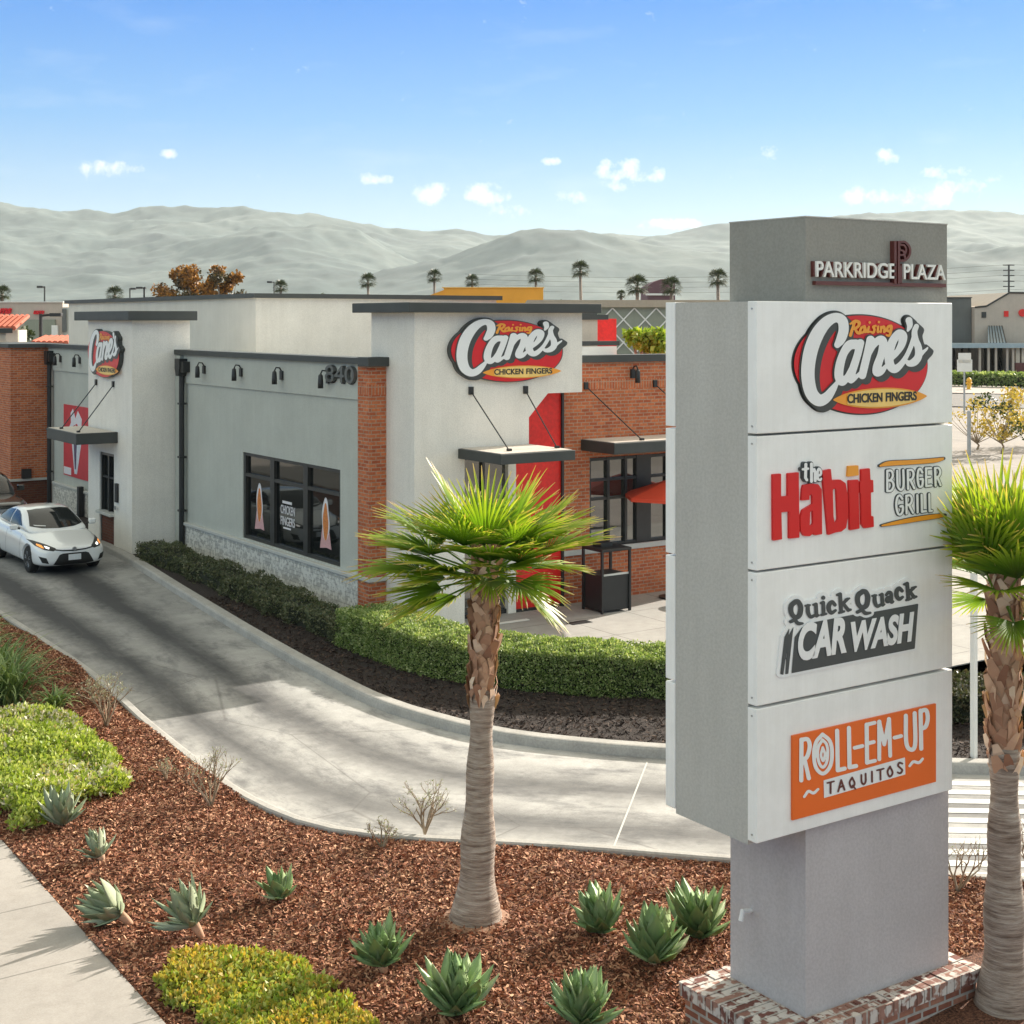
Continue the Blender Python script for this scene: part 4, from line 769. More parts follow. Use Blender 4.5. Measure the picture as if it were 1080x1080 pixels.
# ---------------------------------------------------------------- hills, far town, haze
def vnoise(x,y,seed=0):
    xi=np.floor(x).astype(int); yi=np.floor(y).astype(int); fx=x-xi; fy=y-yi; fx=fx*fx*(3-2*fx); fy=fy*fy*(3-2*fy)
    def h(a,b):
        n=(a*374761393+b*668265263+seed*1442695041)&0x7fffffff; n=((n^(n>>13))*1274126177)&0x7fffffff; return ((n^(n>>16))&0xffff)/65535.
    return (h(xi,yi)*(1-fx)+h(xi+1,yi)*fx)*(1-fy)+(h(xi,yi+1)*(1-fx)+h(xi+1,yi+1)*fx)*fy
def ridged(x,y,seed,octv=5):
    s=0;a=1;t=0
    for k in range(octv):
        s=s+a*(1-np.abs(2*vnoise(x*2**k,y*2**k,seed+k)-1)); t+=a; a*=.5
    return s/t
def hill_mesh():
    na,nd=1000,260; px=np.linspace(-900,2400,na); ds=np.linspace(2400,8600,nd); PXg,Dg=np.meshgrid(px,ds)
    rt_=(PXg-540)/1520*Dg; FX,FY=.5599,.8285; X=Dg*FX+rt_*FY; Y=Dg*FY-rt_*FX
    def ridge(pts,dist,wid,seed,rough):
        p=np.array(pts,float); hgt=(338-np.interp(px,p[:,0],p[:,1]))/1520*dist+6
        H0=np.broadcast_to(hgt,Dg.shape); r=np.clip(1-np.abs(Dg-dist-120*np.sin(PXg/170+seed))/wid,0,1)
        ero=ridged(X/900+seed,Y/900,seed); return H0*(r**1.15)*(1-rough*(1-r)*1.0*(1.1-ero)) - 0*ero
    far=ridge([(-900,250),(-300,205),(0,205),(60,215),(115,219),(170,215),(215,217),(240,215),(310,219),(400,236),(440,238),(470,237),(520,244),(600,244),(690,238),(740,232),(800,226),(860,222),(930,217),(1000,215),(1050,218),(1080,222),(1400,230),(2400,260)],7000,3400,3,.75)
    mid=ridge([(-900,330),(-200,300),(0,268),(60,262),(110,256),(160,262),(220,246),(290,228),(330,226),(380,238),(430,262),(520,300),(640,330),(2400,330)],5900,2100,9,.8)
    cen=ridge([(-900,338),(300,336),(380,286),(440,268),(490,255),(525,240),(550,232),(575,230),(610,231),(640,240),(690,254),(760,262),(850,278),(900,270),(960,258),(1020,262),(1080,252),(1200,240),(1500,262),(2400,300)],4800,1500,5,.85)
    Z=np.maximum(np.maximum(far,mid),cen); er=ridged(X/420,Y/420,21,5); er2=ridged(X/170+vnoise(X/300,Y/300,9)*1.5,Y/170,33,4); Z=Z-np.minimum(Z*.2,62)*(1-er)*1.2-np.minimum(Z*.03,6)*(1-er2)*1.2+np.minimum(Z*.03,6)*(vnoise(X/60,Y/60,4)-.5)
    Z[0]=-12; Z[-1]=-12
    V=np.stack([X,Y,Z-2],-1).reshape(-1,3); i=np.arange(nd-1)[:,None]*na+np.arange(na-1)[None,:]; F=np.stack([i,i+1,i+na+1,i+na],-1).reshape(-1,4)
    return tag(npmesh('hills',V,F,'hill_scrub',None,True),kind='structure')
hill_mesh()
bpy.data.objects['ground'].data.vertices.foreach_set('co',[-9500,-9500,-.06, 9500,-9500,-.06, 9500,9500,-.06, -9500,9500,-.06])
def at(px,py,z=0):
    d=1520*(6.2-z)/(py-338); r=(px-540)/1520*d; return d*.5599+r*.8285, d*.8285-r*.5599
def atd(px,d):
    r=(px-540)/1520*d; return d*.5599+r*.8285, d*.8285-r*.5599
def zt(py,d): return 6.2+(338-py)/1520*d
# far wooded band and low town at the foot of the hills
n=520; pxs=nr.uniform(-500,1700,n); dd=nr.uniform(420,1900,n); P=[]
for a,d in zip(pxs,dd):
    x,y=atd(a,d); w=nr.uniform(4,12); h=nr.uniform(4,10); k=60; q=nr.normal(size=(k,3))*np.array([w*.45,w*.45,h*.3])+np.array([x,y,h*.6]); P.append(q)
V,F=leaves(np.concatenate(P),2.6,aspect=1.2); tag(npmesh('far_wood',V,F,'tree_leaf'),kind='stuff',label=None)
hz=box('haze','trim_white',-9300,9300,-9300,9300,-1.5,720); hm=bpy.data.materials.new('haze'); hm.use_nodes=True; hn=hm.node_tree; hn.nodes.clear()
pv=hn.nodes.new('ShaderNodeVolumePrincipled'); pv.inputs['Color'].default_value=(.80,.89,.91,1); pv.inputs['Density'].default_value=0.6e-4; pv.inputs['Anisotropy'].default_value=.2
ho=hn.nodes.new('ShaderNodeOutputMaterial'); hn.links.new(pv.outputs[0],ho.inputs['Volume']); hz.data.materials.clear(); hz.data.materials.append(hm); tag(hz,kind='stuff')

# ---------------------------------------------------------------- plants
def agave(name,loc,size,n,label,leaf='agave_leaf',stem=0,lean=0,leanaz=0,seed=0,wid=.26):
    rs=np.random.RandomState(seed+100); t=thing(name,loc,0,label,'agave','agaves in the mulch bed')
    Rm=Matrix.Rotation(lean,3,Vector((math.cos(leanaz+math.pi/2),math.sin(leanaz+math.pi/2),0))) if lean else Matrix.Identity(3)
    base=Rm@Vector((0,0,stem)) if stem else Vector((0,0,.02)); Rn=np.array(Rm); V=[];F=[]
    for i in range(n):
        f=i/(n-1); azm=i*2.39996+rs.uniform(-.2,.2); el=R(88-70*f**.95+rs.uniform(-13,13)); L=size*(.62+.42*math.sin(math.pi*min(1,f*.8+.2)))*rs.uniform(.78,1.14); W=L*wid*(.8 if leaf=='agave_grey' else 1)*rs.uniform(.85,1.1)
        o=np.array([math.cos(azm),math.sin(azm),0]); s=np.array([-math.sin(azm),math.cos(azm),0]); p=o*size*.07*f; k=len(V); K=8; curl=rs.uniform(-.1,.55)
        tw=rs.uniform(-.25,.25)
        for j in range(K):
            u=j/(K-1); e=el+(.35*f)*u+curl*.5*(u-.4); d=o*math.cos(e)+np.array([0,0,math.sin(e)]); 
            if j: p=p+d*L/(K-1)
            nn=np.cross(s,d); w=W*.5*(.5+.95*math.sin(math.pi*min(1,u*.80+.10))**1.2)*(1-u**5)*(1 if u<1 else 0)+.0015; ss=s*math.cos(tw*u)+nn*math.sin(tw*u); th=.016*(1-u)+.003
            dep=-w*.45
            V+=[p+ss*w+nn*0, p-nn*dep*-1, p-ss*w, p-nn*(th-dep*-1*-1) if False else p-nn*(abs(dep)+th)]
        for j in range(K-1):
            a=k+j*4
            for q in range(4): F.append((a+q,a+(q+1)%4,a+4+(q+1)%4,a+4+q))
    V=np.array(V)@Rn.T+np.array(base); lv=npmesh('leaves',V,np.array(F),leaf,t,True)
    if stem:
        m=MB(); m.tube([(0,0,-.03),tuple(base*.5),tuple(base)],[.035,.04,.05],8); m.build('stem','boot',t,True)
    return t
def mz(x,y): return float(mound(np.float64(x),np.float64(y)))
AG=[((5.24,17.44),.34,22,'pale agave at the edge of the large yellow green ground cover','agave_grey',0,0,0),
 ((5.24,15.94),.24,12,'small pale agave alone in the mulch between the sidewalk and the large ground cover','agave_grey',.06,.5,2.2),
 ((4.98,14.22),.34,18,'toppled pale agave on a bare stem, the one nearer the sidewalk','agave_grey',.16,.85,2.75),
 ((5.46,13.55),.34,20,'leaning pale agave on a bare stem, right of the toppled one','agave_grey',.16,.55,2.6),
 ((6.47,13.85),.25,16,'small grey green agave left of the palm trunk','agave_leaf',.03,.3,2.8),
 ((6.57,11.86),.33,26,'green agave in front of the palm, with a short stub stem','agave_leaf',.08,.15,2.5),
 ((6.66,10.72),.38,34,'broad green agave at the lower edge of the photo, below the palm trunk','agave_leaf',0,0,0),
 ((7.46,9.95),.36,30,'green agave at the lower edge of the photo, nearest the brick base','agave_leaf',0,0,0),
 ((8.72,11.30),.34,26,'left agave of the clump beside the sign post','agave_leaf',.03,.2,2.6),
 ((8.72,10.52),.38,30,'front agave of the clump beside the sign post, with yellow green leaves','agave_leaf',.02,.2,.6),
 ((9.50,10.75),.40,30,'agave half hidden behind the sign post','agave_leaf',.02,.1,2.)]
for i,((x,y),s,n_,lab,lf,st,le,la) in enumerate(AG): agave('agave',(x,y,mz(x,y)),s*1.32,int(n_*1.45),lab,lf,st,le,la,i)
def strap(name,loc,h,n,label,seed,spread=1.,mat='strap_leaf',group='strap leaved plants by the driveway',w=.03):
    rs=np.random.RandomState(seed); V=[];F=[];K=7
    for i in range(n):
        a=rs.uniform(0,6.283); L=h*rs.uniform(.75,1.25); e0=R(rs.uniform(50,86)); bend=rs.uniform(.7,1.9)*spread; o=np.array([math.cos(a),math.sin(a),0]); s=np.array([-o[1],o[0],0]); p=np.array([*(rs.normal(size=2)*h*.09),0]); k=len(V)
        for j in range(K):
            u=j/(K-1); e=e0-bend*u*u
            if j: p=p+(o*math.cos(e)+np.array([0,0,math.sin(e)]))*L/(K-1)
            ww=w*.5*(1-u**3)+.002; V+=[p+s*ww,p-np.array([0,0,ww*.4]),p-s*ww]
        for j in range(K-1):
            q=k+j*3; F+=[(q,q+1,q+4,q+3),(q+1,q+2,q+5,q+4)]
    return tag(npmesh(name,np.array(V),np.array(F),mat,None,True,),label,'plant',group) if False else _st(name,V,F,mat,loc,label,group)
def _st(name,V,F,mat,loc,label,group):
    o=npmesh(name,np.array(V),np.array(F),mat,None,True); o.location=loc; return tag(o,label,'plant',group)
strap('strap_plant',(6.62,22.45,mz(6.6,22.4)),.50,110,'bright green strap leaved clump between the ground cover and the dry twiggy shrub',1,1.1)
SP=[((6.2,23.3),'dark strap leaved clump just behind the bright green one'),((5.5,23.4),'dark strap leaved clump behind the left end of the ground cover'),((6.35,24.6),'dark strap leaved clump, second back from the ground cover along the driveway kerb'),((5.5,24.9),'dark strap leaved clump at the left photo edge, second row from the ground cover'),((6.3,26.0),'dark strap leaved clump, third back from the ground cover along the driveway kerb'),((5.4,26.4),'dark strap leaved clump at the left photo edge, third row from the ground cover'),((6.5,27.5),'farthest strap leaved clump in the shade beside the driveway kerb')]
for i,((x,y),lab) in enumerate(SP): strap('strap_plant',(x,y,mz(x,y)),1.0,170,lab,i+20,1.05)
def twigs(name,loc,h,label,seed,n=9,mat='twig',leafm='grey_leaf',nl=160,spread=.5,cat='shrub',group='bare twiggy shrubs along the driveway',r0=.015,ls=.035):
    rs=random.Random(seed); m=MB(); tips=[]
    t=thing(name,loc,0,label,cat,group)
    def grow(p,d,L,r,dep):
        pts=[p]; q=Vector(p); dd=Vector(d)
        for k in range(3): dd=(dd+Vector((rs.gauss(0,.16),rs.gauss(0,.16),rs.gauss(.04,.1)))).normalized(); q=q+dd*L/3; pts.append(q.copy()); tips.append(q.copy()) if dep<=1 else 0
        m.tube(pts,[r,r*.85,r*.7,r*.5],5,cap=False)
        if dep>0:
            for k in range(rs.choice((2,3))): grow(pts[rs.choice((2,3,3))],(dd+Vector((rs.gauss(0,.5),rs.gauss(0,.5),rs.gauss(.1,.3)))).normalized(),L*.62,r*.55,dep-1)
    for i in range(n):
        a=rs.uniform(0,6.28); grow(Vector((0,0,-.02)),Vector((math.cos(a)*spread*rs.uniform(.3,1),math.sin(a)*spread*rs.uniform(.3,1),1)).normalized(),h*.42,r0,3)
    m.build('branches',mat,t)
    if nl and tips:
        P=np.array([tips[rs.randrange(len(tips))] for _ in range(nl)])+np.random.RandomState(seed).normal(size=(nl,3))*.015; V,F=leaves(P,ls,aspect=2.6); npmesh('leaves',V,F,leafm,t)
    return t
for (px,py,h,lab,sd,n_,nl) in [(112,767,.95,'dry twiggy shrub with pale grey top next to the bright strap leaved clump',3,10,420),(222,848,.85,'bare twiggy shrub in front of the driveway bend, with a looping stem',4,8,160),(448,874,.75,'bare twiggy shrub at the kerb left of the near palm',5,8,200),(1010,936,.8,'bare twiggy shrub behind the right side of the sign post',6,5,20),(1088,925,.8,'bare twiggy shrub right of the right palm',9,6,30),(176,822,.34,'tiny pale dry shrub in the open mulch near the driveway bend',7,5,80),(404,893,.4,'low dry shrub lying by the kerb left of the near palm',8,6,90)]:
    x,y=at(px,py,.12); twigs('twiggy_shrub',(x,y,mz(x,y)),h,lab,sd,n_,nl=nl)
# ground cover patches
def cover(name,poly,h,n,ms,cat,label,size=.055,up=.7,seed=1,mix=(.8,.2)):
    rs=np.random.RandomState(seed); xs=[p[0] for p in poly]; ys=[p[1] for p in poly]; x=rs.uniform(min(xs),max(xs),n*3); y=rs.uniform(min(ys),max(ys),n*3); ok=inpoly(x,y,poly); x=x[ok][:n]; y=y[ok][:n]
    ed=np.full(x.shape,1e9)
    for i in range(len(poly)):
        (x0,y0),(x1,y1)=poly[i],poly[(i+1)%len(poly)]; dx,dy=x1-x0,y1-y0; t=np.clip(((x-x0)*dx+(y-y0)*dy)/(dx*dx+dy*dy),0,1); ed=np.minimum(ed,np.hypot(x-x0-t*dx,y-y0-t*dy))
    kp=(ed>.26*vnoise(x*5,y*5,14)**1.5)&(vnoise(x*7,y*7,15)+.25*rs.rand(len(x))>.20); x=x[kp];y=y[kp];ed=ed[kp]
    top=h*np.clip(ed/(h*.9),0,1)**.5*(.78+.45*vnoise(x*3.5,y*3.5,3)); u=rs.rand(len(x))**.35; z=mound(x,y)+top*u; P=np.c_[x,y,z]
    V,F=leaves(P,size,np.array([.1,0,up]),1.9,rs); nn=len(x); k=rs.rand(nn); cl=vnoise(x*2.2,y*2.2,8); mi=np.where((u>.75)&(k+.9*(cl-.5)>mix[0]),1,0)
    o=npmesh(name,V,F,ms,None,False,None,mi); return tag(o,kind='stuff')
cover('ground_cover',[(4.62,22.3),(5.6,22.35),(6.45,22.2),(6.72,21.4),(6.7,20.2),(6.6,18.9),(6.35,18.2),(5.75,17.95),(5.1,17.55),(4.62,17.3)],.26,34000,['cover_leaf','cover_flower'],'','',.07,mix=(.72,1))
cover('ground_cover',[(4.6,12.75),(4.9,13.15),(5.3,13.2),(5.75,12.98),(6.0,12.3),(6.05,11.5),(6.0,10.6),(5.6,9.8),(4.62,10.2)],.13,23000,['cover_leaf','cover_yellow'],'','',.055,mix=(.35,1),seed=2)
# hedges
def hedge(name,line,w,h,n,m,label,size,seed,dens=.5,rough=.05,core='hedge_core'):
    rs=np.random.RandomState(seed); L=smooth_line(line,10); d=np.r_[0,np.cumsum(np.linalg.norm(np.diff(L,axis=0),axis=1))]; t=thing(name,(*line[0],.1),0,label,'hedge')
    tg=np.gradient(L,axis=0); tg/=np.linalg.norm(tg,axis=1)[:,None]; nn=np.c_[-tg[:,1],tg[:,0]]
    s=rs.uniform(0,d[-1],n); cx=np.interp(s,d,L[:,0]); cy=np.interp(s,d,L[:,1]); nx=np.interp(s,d,nn[:,0]); ny=np.interp(s,d,nn[:,1])
    k=rs.rand(n); a=rs.uniform(-1,1,n); b=rs.rand(n); side=np.sign(rs.uniform(-1,1,n))
    per=w+2*h; onTop=k<w/per; lat=np.where(onTop,a,side)*w/2; ver=np.where(onTop,1,b)*h
    q=np.abs(lat)/(w/2); ver=np.where(onTop,h*(1-.10*q**6),ver); wob=rough*(vnoise(s*2.2,ver*3+lat*2,seed)-.5)*2+rough*.5*(vnoise(s*7,ver*9+lat*5,seed+1)-.5)*2; dep=-rs.rand(n)**2*.07
    lat2=lat+np.where(onTop,0,side*(wob+dep)); ver2=ver+np.where(onTop,wob+dep,0)
    P=np.c_[cx+nx*lat2-line[0][0],cy+ny*lat2-line[0][1],ver2]
    up=np.c_[nx*np.where(onTop,0,side)*.6,ny*np.where(onTop,0,side)*.6,np.where(onTop,.8,.35)]
    for e_,sg in ((0,-1),(-1,1)):
        q_=rs.rand(n//30,2); base_=L[e_]+nn[e_]*((q_[:,:1]-.5)*w); P=np.concatenate([P,np.c_[base_[:,0]+tg[e_][0]*sg*.02-line[0][0],base_[:,1]+tg[e_][1]*sg*.02-line[0][1],q_[:,1]*h]]); up=np.concatenate([up,np.tile([tg[e_][0]*sg*.6,tg[e_][1]*sg*.6,.35],(n//30,1))])
    V,F=leaves(P,size,up,1.7,rs); npmesh('foliage',V,F,m,t)
    # woody inside
    cm_=MB(); K=len(L)
    for p,q_ in zip(L,nn):
        for a_,z in ((-1,.02),(-1,h*.86),(1,h*.86),(1,.02)): cm_.v.append((p[0]+q_[0]*a_*(w/2-.08)-line[0][0],p[1]+q_[1]*a_*(w/2-.08)-line[0][1],z))
    for i in range(K-1):
        for j in range(3): cm_.f.append((i*4+j,i*4+j+1,(i+1)*4+j+1,(i+1)*4+j))
    cm_.f+=[(0,1,2,3),tuple((K-1)*4+j for j in range(4))]; cm_.m=[0]*len(cm_.f); cm_.build('branches',core,t); return t
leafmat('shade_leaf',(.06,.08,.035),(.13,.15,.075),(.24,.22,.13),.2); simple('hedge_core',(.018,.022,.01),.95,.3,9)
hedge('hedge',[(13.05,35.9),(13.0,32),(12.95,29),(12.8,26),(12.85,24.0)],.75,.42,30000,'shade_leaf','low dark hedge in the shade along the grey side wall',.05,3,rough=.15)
hedge('hedge',[(12.95,24.2),(13.0,22.6),(13.15,21.2),(13.7,20.0),(14.5,19.0),(15.5,18.1),(16.6,17.3),(17.6,16.8)],1.15,.70,110000,'hedge_leaf','clipped green hedge curving round the patio corner, sunlit on top',.042,4,rough=.075)
# bougainvillea-like low planting right of the sign, seen between sign and right palm
hedge('hedge',[(17.4,15.0),(18.6,14.2),(20.0,13.2)],1.0,.5,9000,'dark_leaf','rough low hedge right of the sign beyond the driveway',.06,5,rough=.15)

# ---------------------------------------------------------------- palms
def frond_mesh(name,par,base,az_,el_,pet,rad,nseg,seed,droop=.5,spread=3.15,mat='frond',dead=False,cup=.32,seglen=None):
    rs=np.random.RandomState(seed); o=np.array([math.cos(az_),math.sin(az_),0]); s=np.array([-math.sin(az_),math.cos(az_),0]); up=np.array([0,0,1.]); V=[];F=[];T=[]
    d=o*math.cos(el_)+up*math.sin(el_); nrm=np.cross(s,d)*-1; nrm=np.cross(d,s)*-1
    nrm=-np.cross(d,s)*-1 if False else np.cross(s,d); 
    if nrm[2]<0: nrm=-nrm
    p=np.array(base,float); K=5
    # petiole
    k=len(V); bend=0
    for j in range(K):
        u=j/(K-1); q=p+d*pet*u-up*.06*u*u*pet; w=.022*(1-.5*u)
        V+=[q+s*w,q+nrm*w*.6,q-s*w,q-nrm*w*.6]; T+=[.35]*4
    for j in range(K-1):
        for a in range(4): F.append((k+j*4+a,k+j*4+(a+1)%4,k+j*4+4+(a+1)%4,k+j*4+4+a))
    hub=p+d*pet-up*.06*pet
    for i in range(nseg):
        f=(i+.5)/nseg*2-1; th=f*spread/2; L=rad*(1-.28*abs(f)**2)*rs.uniform(.86,1.08)*(.72 if rs.rand()<.05 else 1); lift=cup*(1-math.cos(th))+cup*.25*abs(f)
        dd=d*math.cos(th)+s*math.sin(th)+nrm*lift*.9; dd/=np.linalg.norm(dd); sd=-d*math.sin(th)+s*math.cos(th); sd/=np.linalg.norm(sd); nn=np.cross(dd,sd); nn=nn if nn@nrm>0 else -nn
        w0=spread/nseg*.78; k=len(V); J=8; q=hub.copy(); dr=droop*rs.uniform(.5,1.5); sag=up*0; cur=dd.copy()
        for j in range(J):
            u=j/(J-1)
            if j: 
                cur=cur-up*(dr*.11*u**2.2 if u<.999 else 0)*1.6; cur/=np.linalg.norm(cur); q=q+cur*L/(J-1)
            r=L*u; w=(w0*r*.5 if u<.55 else w0*L*.55*.5*(1-(u-.55)/.45)**.8)+.0025
            V+=[q+sd*w-nn*w*.35,q+nn*w*.55,q-sd*w-nn*w*.35]; tp=u*rs.uniform(.85,1.1); T+=[tp]*3
        for j in range(J-1):
            a=k+j*3; F+=[(a,a+1,a+4,a+3),(a+1,a+2,a+5,a+4)]
    return npmesh(name,np.array(V),np.array(F),mat,par,False,T)
def palm(loc,H,label,seed,nf=22,skew=None,rad=.72,boot0=.5,rb=.29,rt_=.135,group='fan palms in the mulch bed',fr=None):
    rs=random.Random(seed); t=thing('fan_palm',loc,0,label,'palm tree',group)
    m=MB(); prof=[]; zs=[0,.06,.15,.3,.55,.9,1.3,1.8,H*boot0,H*.6,H*.75,H*.9,H]; 
    def rr(z): return rt_+(rb-rt_)*math.exp(-z/.38)+.01*math.sin(z*9)+ (0.03*math.exp(-((z-.9)/.6)**2))
    nseg=20; VV=[]; K=60
    for i in range(K):
        z=H*boot0*1.12*i/(K-1); r=rr(z)*(1+.012*((i%2)*2-1)); prof.append((r,z-.05))
    m.lathe(prof,24); m.build('trunk','palm_bark',t,True)
    # old leaf bases criss-crossing on the upper trunk
    bm_=MB(); nb=150
    core=MB(); core.lathe([(rt_*.92,H*boot0),(rt_*1.05,H*.8),(rt_*.8,H*1.02)],14); core.build('upper_trunk','boot',t,True)
    for i in range(nb):
        f=i/nb; z=H*boot0-.05+(H*1.04-H*boot0)*f; a=i*2.39996+rs.uniform(-.25,.25); r=rt_*rs.uniform(.92,1.02); L=rs.uniform(.12,.22); w=rs.uniform(.04,.065); o=Vector((math.cos(a),math.sin(a),0)); s=Vector((-o.y,o.x,0))*rs.choice((-1,1)); lean=rs.uniform(.25,.6)
        p0=o*r*.95+Vector((0,0,z)); p1=o*(r+.012)+s*lean*L*.5+Vector((0,0,z+L*.55)); p2=o*(r+rs.uniform(.0,.04))+s*lean*L+Vector((0,0,z+L)); tt=s.cross(o)
        sd=(s-Vector((0,0,lean))).normalized()
        vs=[p0-sd*w,p0+sd*w,p1-sd*w*.8+o*.012,p1+sd*w*.8+o*.012,p2-sd*w*.45,p2+sd*w*.45,p2-o*.02]; bm_.add([tuple(v) for v in vs],[(0,1,3,2),(2,3,5,4),(4,5,6)])
    bm_.build('leaf_bases','boot',t)
    top=Vector((0,0,H*.97))
    for i in range(nf):
        if fr and i<len(fr): a,e,pl,rd=fr[i]
        else:
            f=i/nf; a=i*2.39996+rs.uniform(-.2,.2); e=R(82-74*f**.8); pl=rs.uniform(.38,.62); rd=rad*rs.uniform(.85,1.1)
        frond_mesh('frond',t,(math.cos(a)*.06,math.sin(a)*.06,H*.97+rs.uniform(-.12,.08)),a,e,pl,rd,34,seed*50+i,rs.uniform(.5,1.25))
    return t
# azimuths are world angles; the photo's left is about 146 deg, its right -34 deg
PL=R(146); PR=R(-34); PN=R(236); PX_=R(-85); PF=R(56)
FR=[(PL+.12,R(6),.62,.78),(PL-.32,R(18),.60,.78),(PL+.42,R(24),.58,.78),(PL-.05,R(36),.52,.80),(PL-.75,R(32),.48,.74),(PL+.85,R(18),.5,.74),(PR+.15,R(24),.58,.80),(PR-.35,R(34),.52,.78),(PR+.6,R(32),.52,.78),(PR-.05,R(50),.5,.78),(PR-.85,R(24),.46,.72),(PF,R(34),.5,.78),(PF+.55,R(48),.45,.76),(PF-.55,R(46),.48,.78),(PN+.1,R(30),.44,.70),(PN+.7,R(40),.44,.72),(PN-.6,R(38),.44,.70),(PN-.1,R(60),.36,.70),(PL+.1,R(64),.42,.80),(PR+.1,R(68),.42,.78),(PF+.1,R(72),.38,.80),(PR-.15,R(-34),.40,.58),(PL-.25,R(-8),.48,.66),(PN-1.0,R(4),.40,.62),(PN+.45,R(12),.36,.62),(PN-.35,R(14),.36,.62),(PL+.35,R(-16),.42,.6),(PR+.35,R(4),.45,.66),(PF+.9,R(-6),.42,.62),(PN+.15,R(-14),.30,.50),(PL-.6,R(-30),.34,.55),(PR-.8,R(-8),.40,.62),(PL+.05,R(-22),.46,.62)]
palm((7.85,12.27,mz(7.85,12.27)),3.62,'fan palm standing free in the mulch in front of the restaurant',3,len(FR),fr=FR,boot0=.60,rt_=.12).rotation_euler=Matrix.Rotation(R(1.7),3,Vector((.56,.83,0))).to_euler()
FR2=[(PL+.1,R(72),.40,.85),(PL-.5,R(76),.4,.8),(PL+.6,R(62),.38,.8),(PR,R(25),.5,.85),(PR+.5,R(45),.5,.85),(PR-.6,R(40),.5,.85),(PF-.7,R(60),.5,.85),(PF+.3,R(50),.45,.8),(PF+.6,R(64),.44,.85),(PX_-.9,R(68),.34,.8),(PX_-.7,R(40),.36,.75),(PF,R(74),.4,.85),(PF-1.0,R(30),.5,.8),(PL,R(84),.36,.9),(PR,R(70),.4,.9),(PR-.3,R(56),.44,.9),(PR+.2,R(8),.4,.7),(PR-.6,R(-12),.4,.62),(PX_-.8,R(-18),.32,.55),(PR-.2,R(-30),.38,.58),(PF+.2,R(20),.32,.62),(PF+.2,R(-25),.28,.5),(PR+.9,R(75),.4,.9),(PR-.9,R(78),.36,.85),(PX_-1.1,R(12),.36,.66)]
palm((10.74,8.12,mz(10.74,8.12)),3.72,'fan palm cut by the right edge of the photo, close beside the pylon sign',5,len(FR2),fr=FR2,boot0=.56,rb=.27,rt_=.125)
# small mound of soil round the near palm
tag(MB().lathe([(.46,.06),(.40,.13),(.33,.17),(.2,.18)],20,(7.85,12.27)).build('soil_mound','mulch_soil',None,True) if simple('mulch_soil',(.30,.17,.11),.95,.25,9,30,.5) else None,kind='structure')
# distant fan palms: trunk plus tufted crown
def far_palm(px,py,wpx,d,label,seed,z0=0):
    rs=np.random.RandomState(seed); x,y=atd(px,d); t=thing('tall_palm',(x,y,z0),0,label,'palm tree','tall palms far behind the restaurant'); H=zt(py,d)-z0; r=wpx/1520*d/2
    m=MB(); m.tube([(0,0,0),(.1*r,0,H*.5),(0,0,H)],[.32,.24,.2],8); m.build('trunk','palm_bark',t,True)
    V=[];F=[]
    for i in range(28):
        f=i/28; a=i*2.4+rs.uniform(-.2,.2); e=R(80-125*f); o=np.array([math.cos(a),math.sin(a),0]); s=np.array([-o[1],o[0],0]); dd=o*math.cos(e)+np.array([0,0,math.sin(e)]); hub=np.array([0,0,H])+dd*r*.42
        V+=[hub*0+np.array([0,0,H-.1])+s*.05,hub+s*.05,hub-s*.05,np.array([0,0,H-.1])-s*.05]; k=len(V)-4; F.append((k,k+1,k+2,k+3))
        nn=np.cross(s,dd)
        for j in range(11):
            th=(j/10*2-1)*1.25; q=dd*math.cos(th)+s*math.sin(th)+nn*.3*(1-math.cos(th)); L=r*.72*rs.uniform(.85,1.1); sd=-dd*math.sin(th)+s*math.cos(th); w=r*.04; k=len(V)
            V+=[hub,hub+q*L*.6+sd*w,hub+q*L-np.array([0,0,L*.16]),hub+q*L*.6-sd*w]; F.append((k,k+1,k+2,k+3))
    npmesh('crown',np.array(V),np.array(F),'far_palm',t); return t
for i,(px,py,w,d,lab) in enumerate([(388,297,21,235,'palm left of the orange roof, leftmost of the row behind the restaurant'),(458,292,19,240,'palm just above the left end of the orange roof'),(498,297,18,250,'short palm showing only its crown above the orange roof'),(565,292,21,230,'palm at the right end of the orange roof'),(612,285,23,215,'palm with the tallest bare trunk, right of the corner tower'),(672,302,29,170,'full palm left of the purple roof'),(708,303,26,175,'full palm right of the purple roof'),(757,294,25,185,'palm beside the top of the pylon sign'),(655,311,12,200,'small low palm left of the two full palms'),(121,311,22,200,'palm crown just above the drive-through tower'),(296,303,18,230,'palm crown right of the autumn tree'),(2,310,22,180,'palm crown at the left edge of the photo')]): far_palm(px,py,w,d,lab,i)

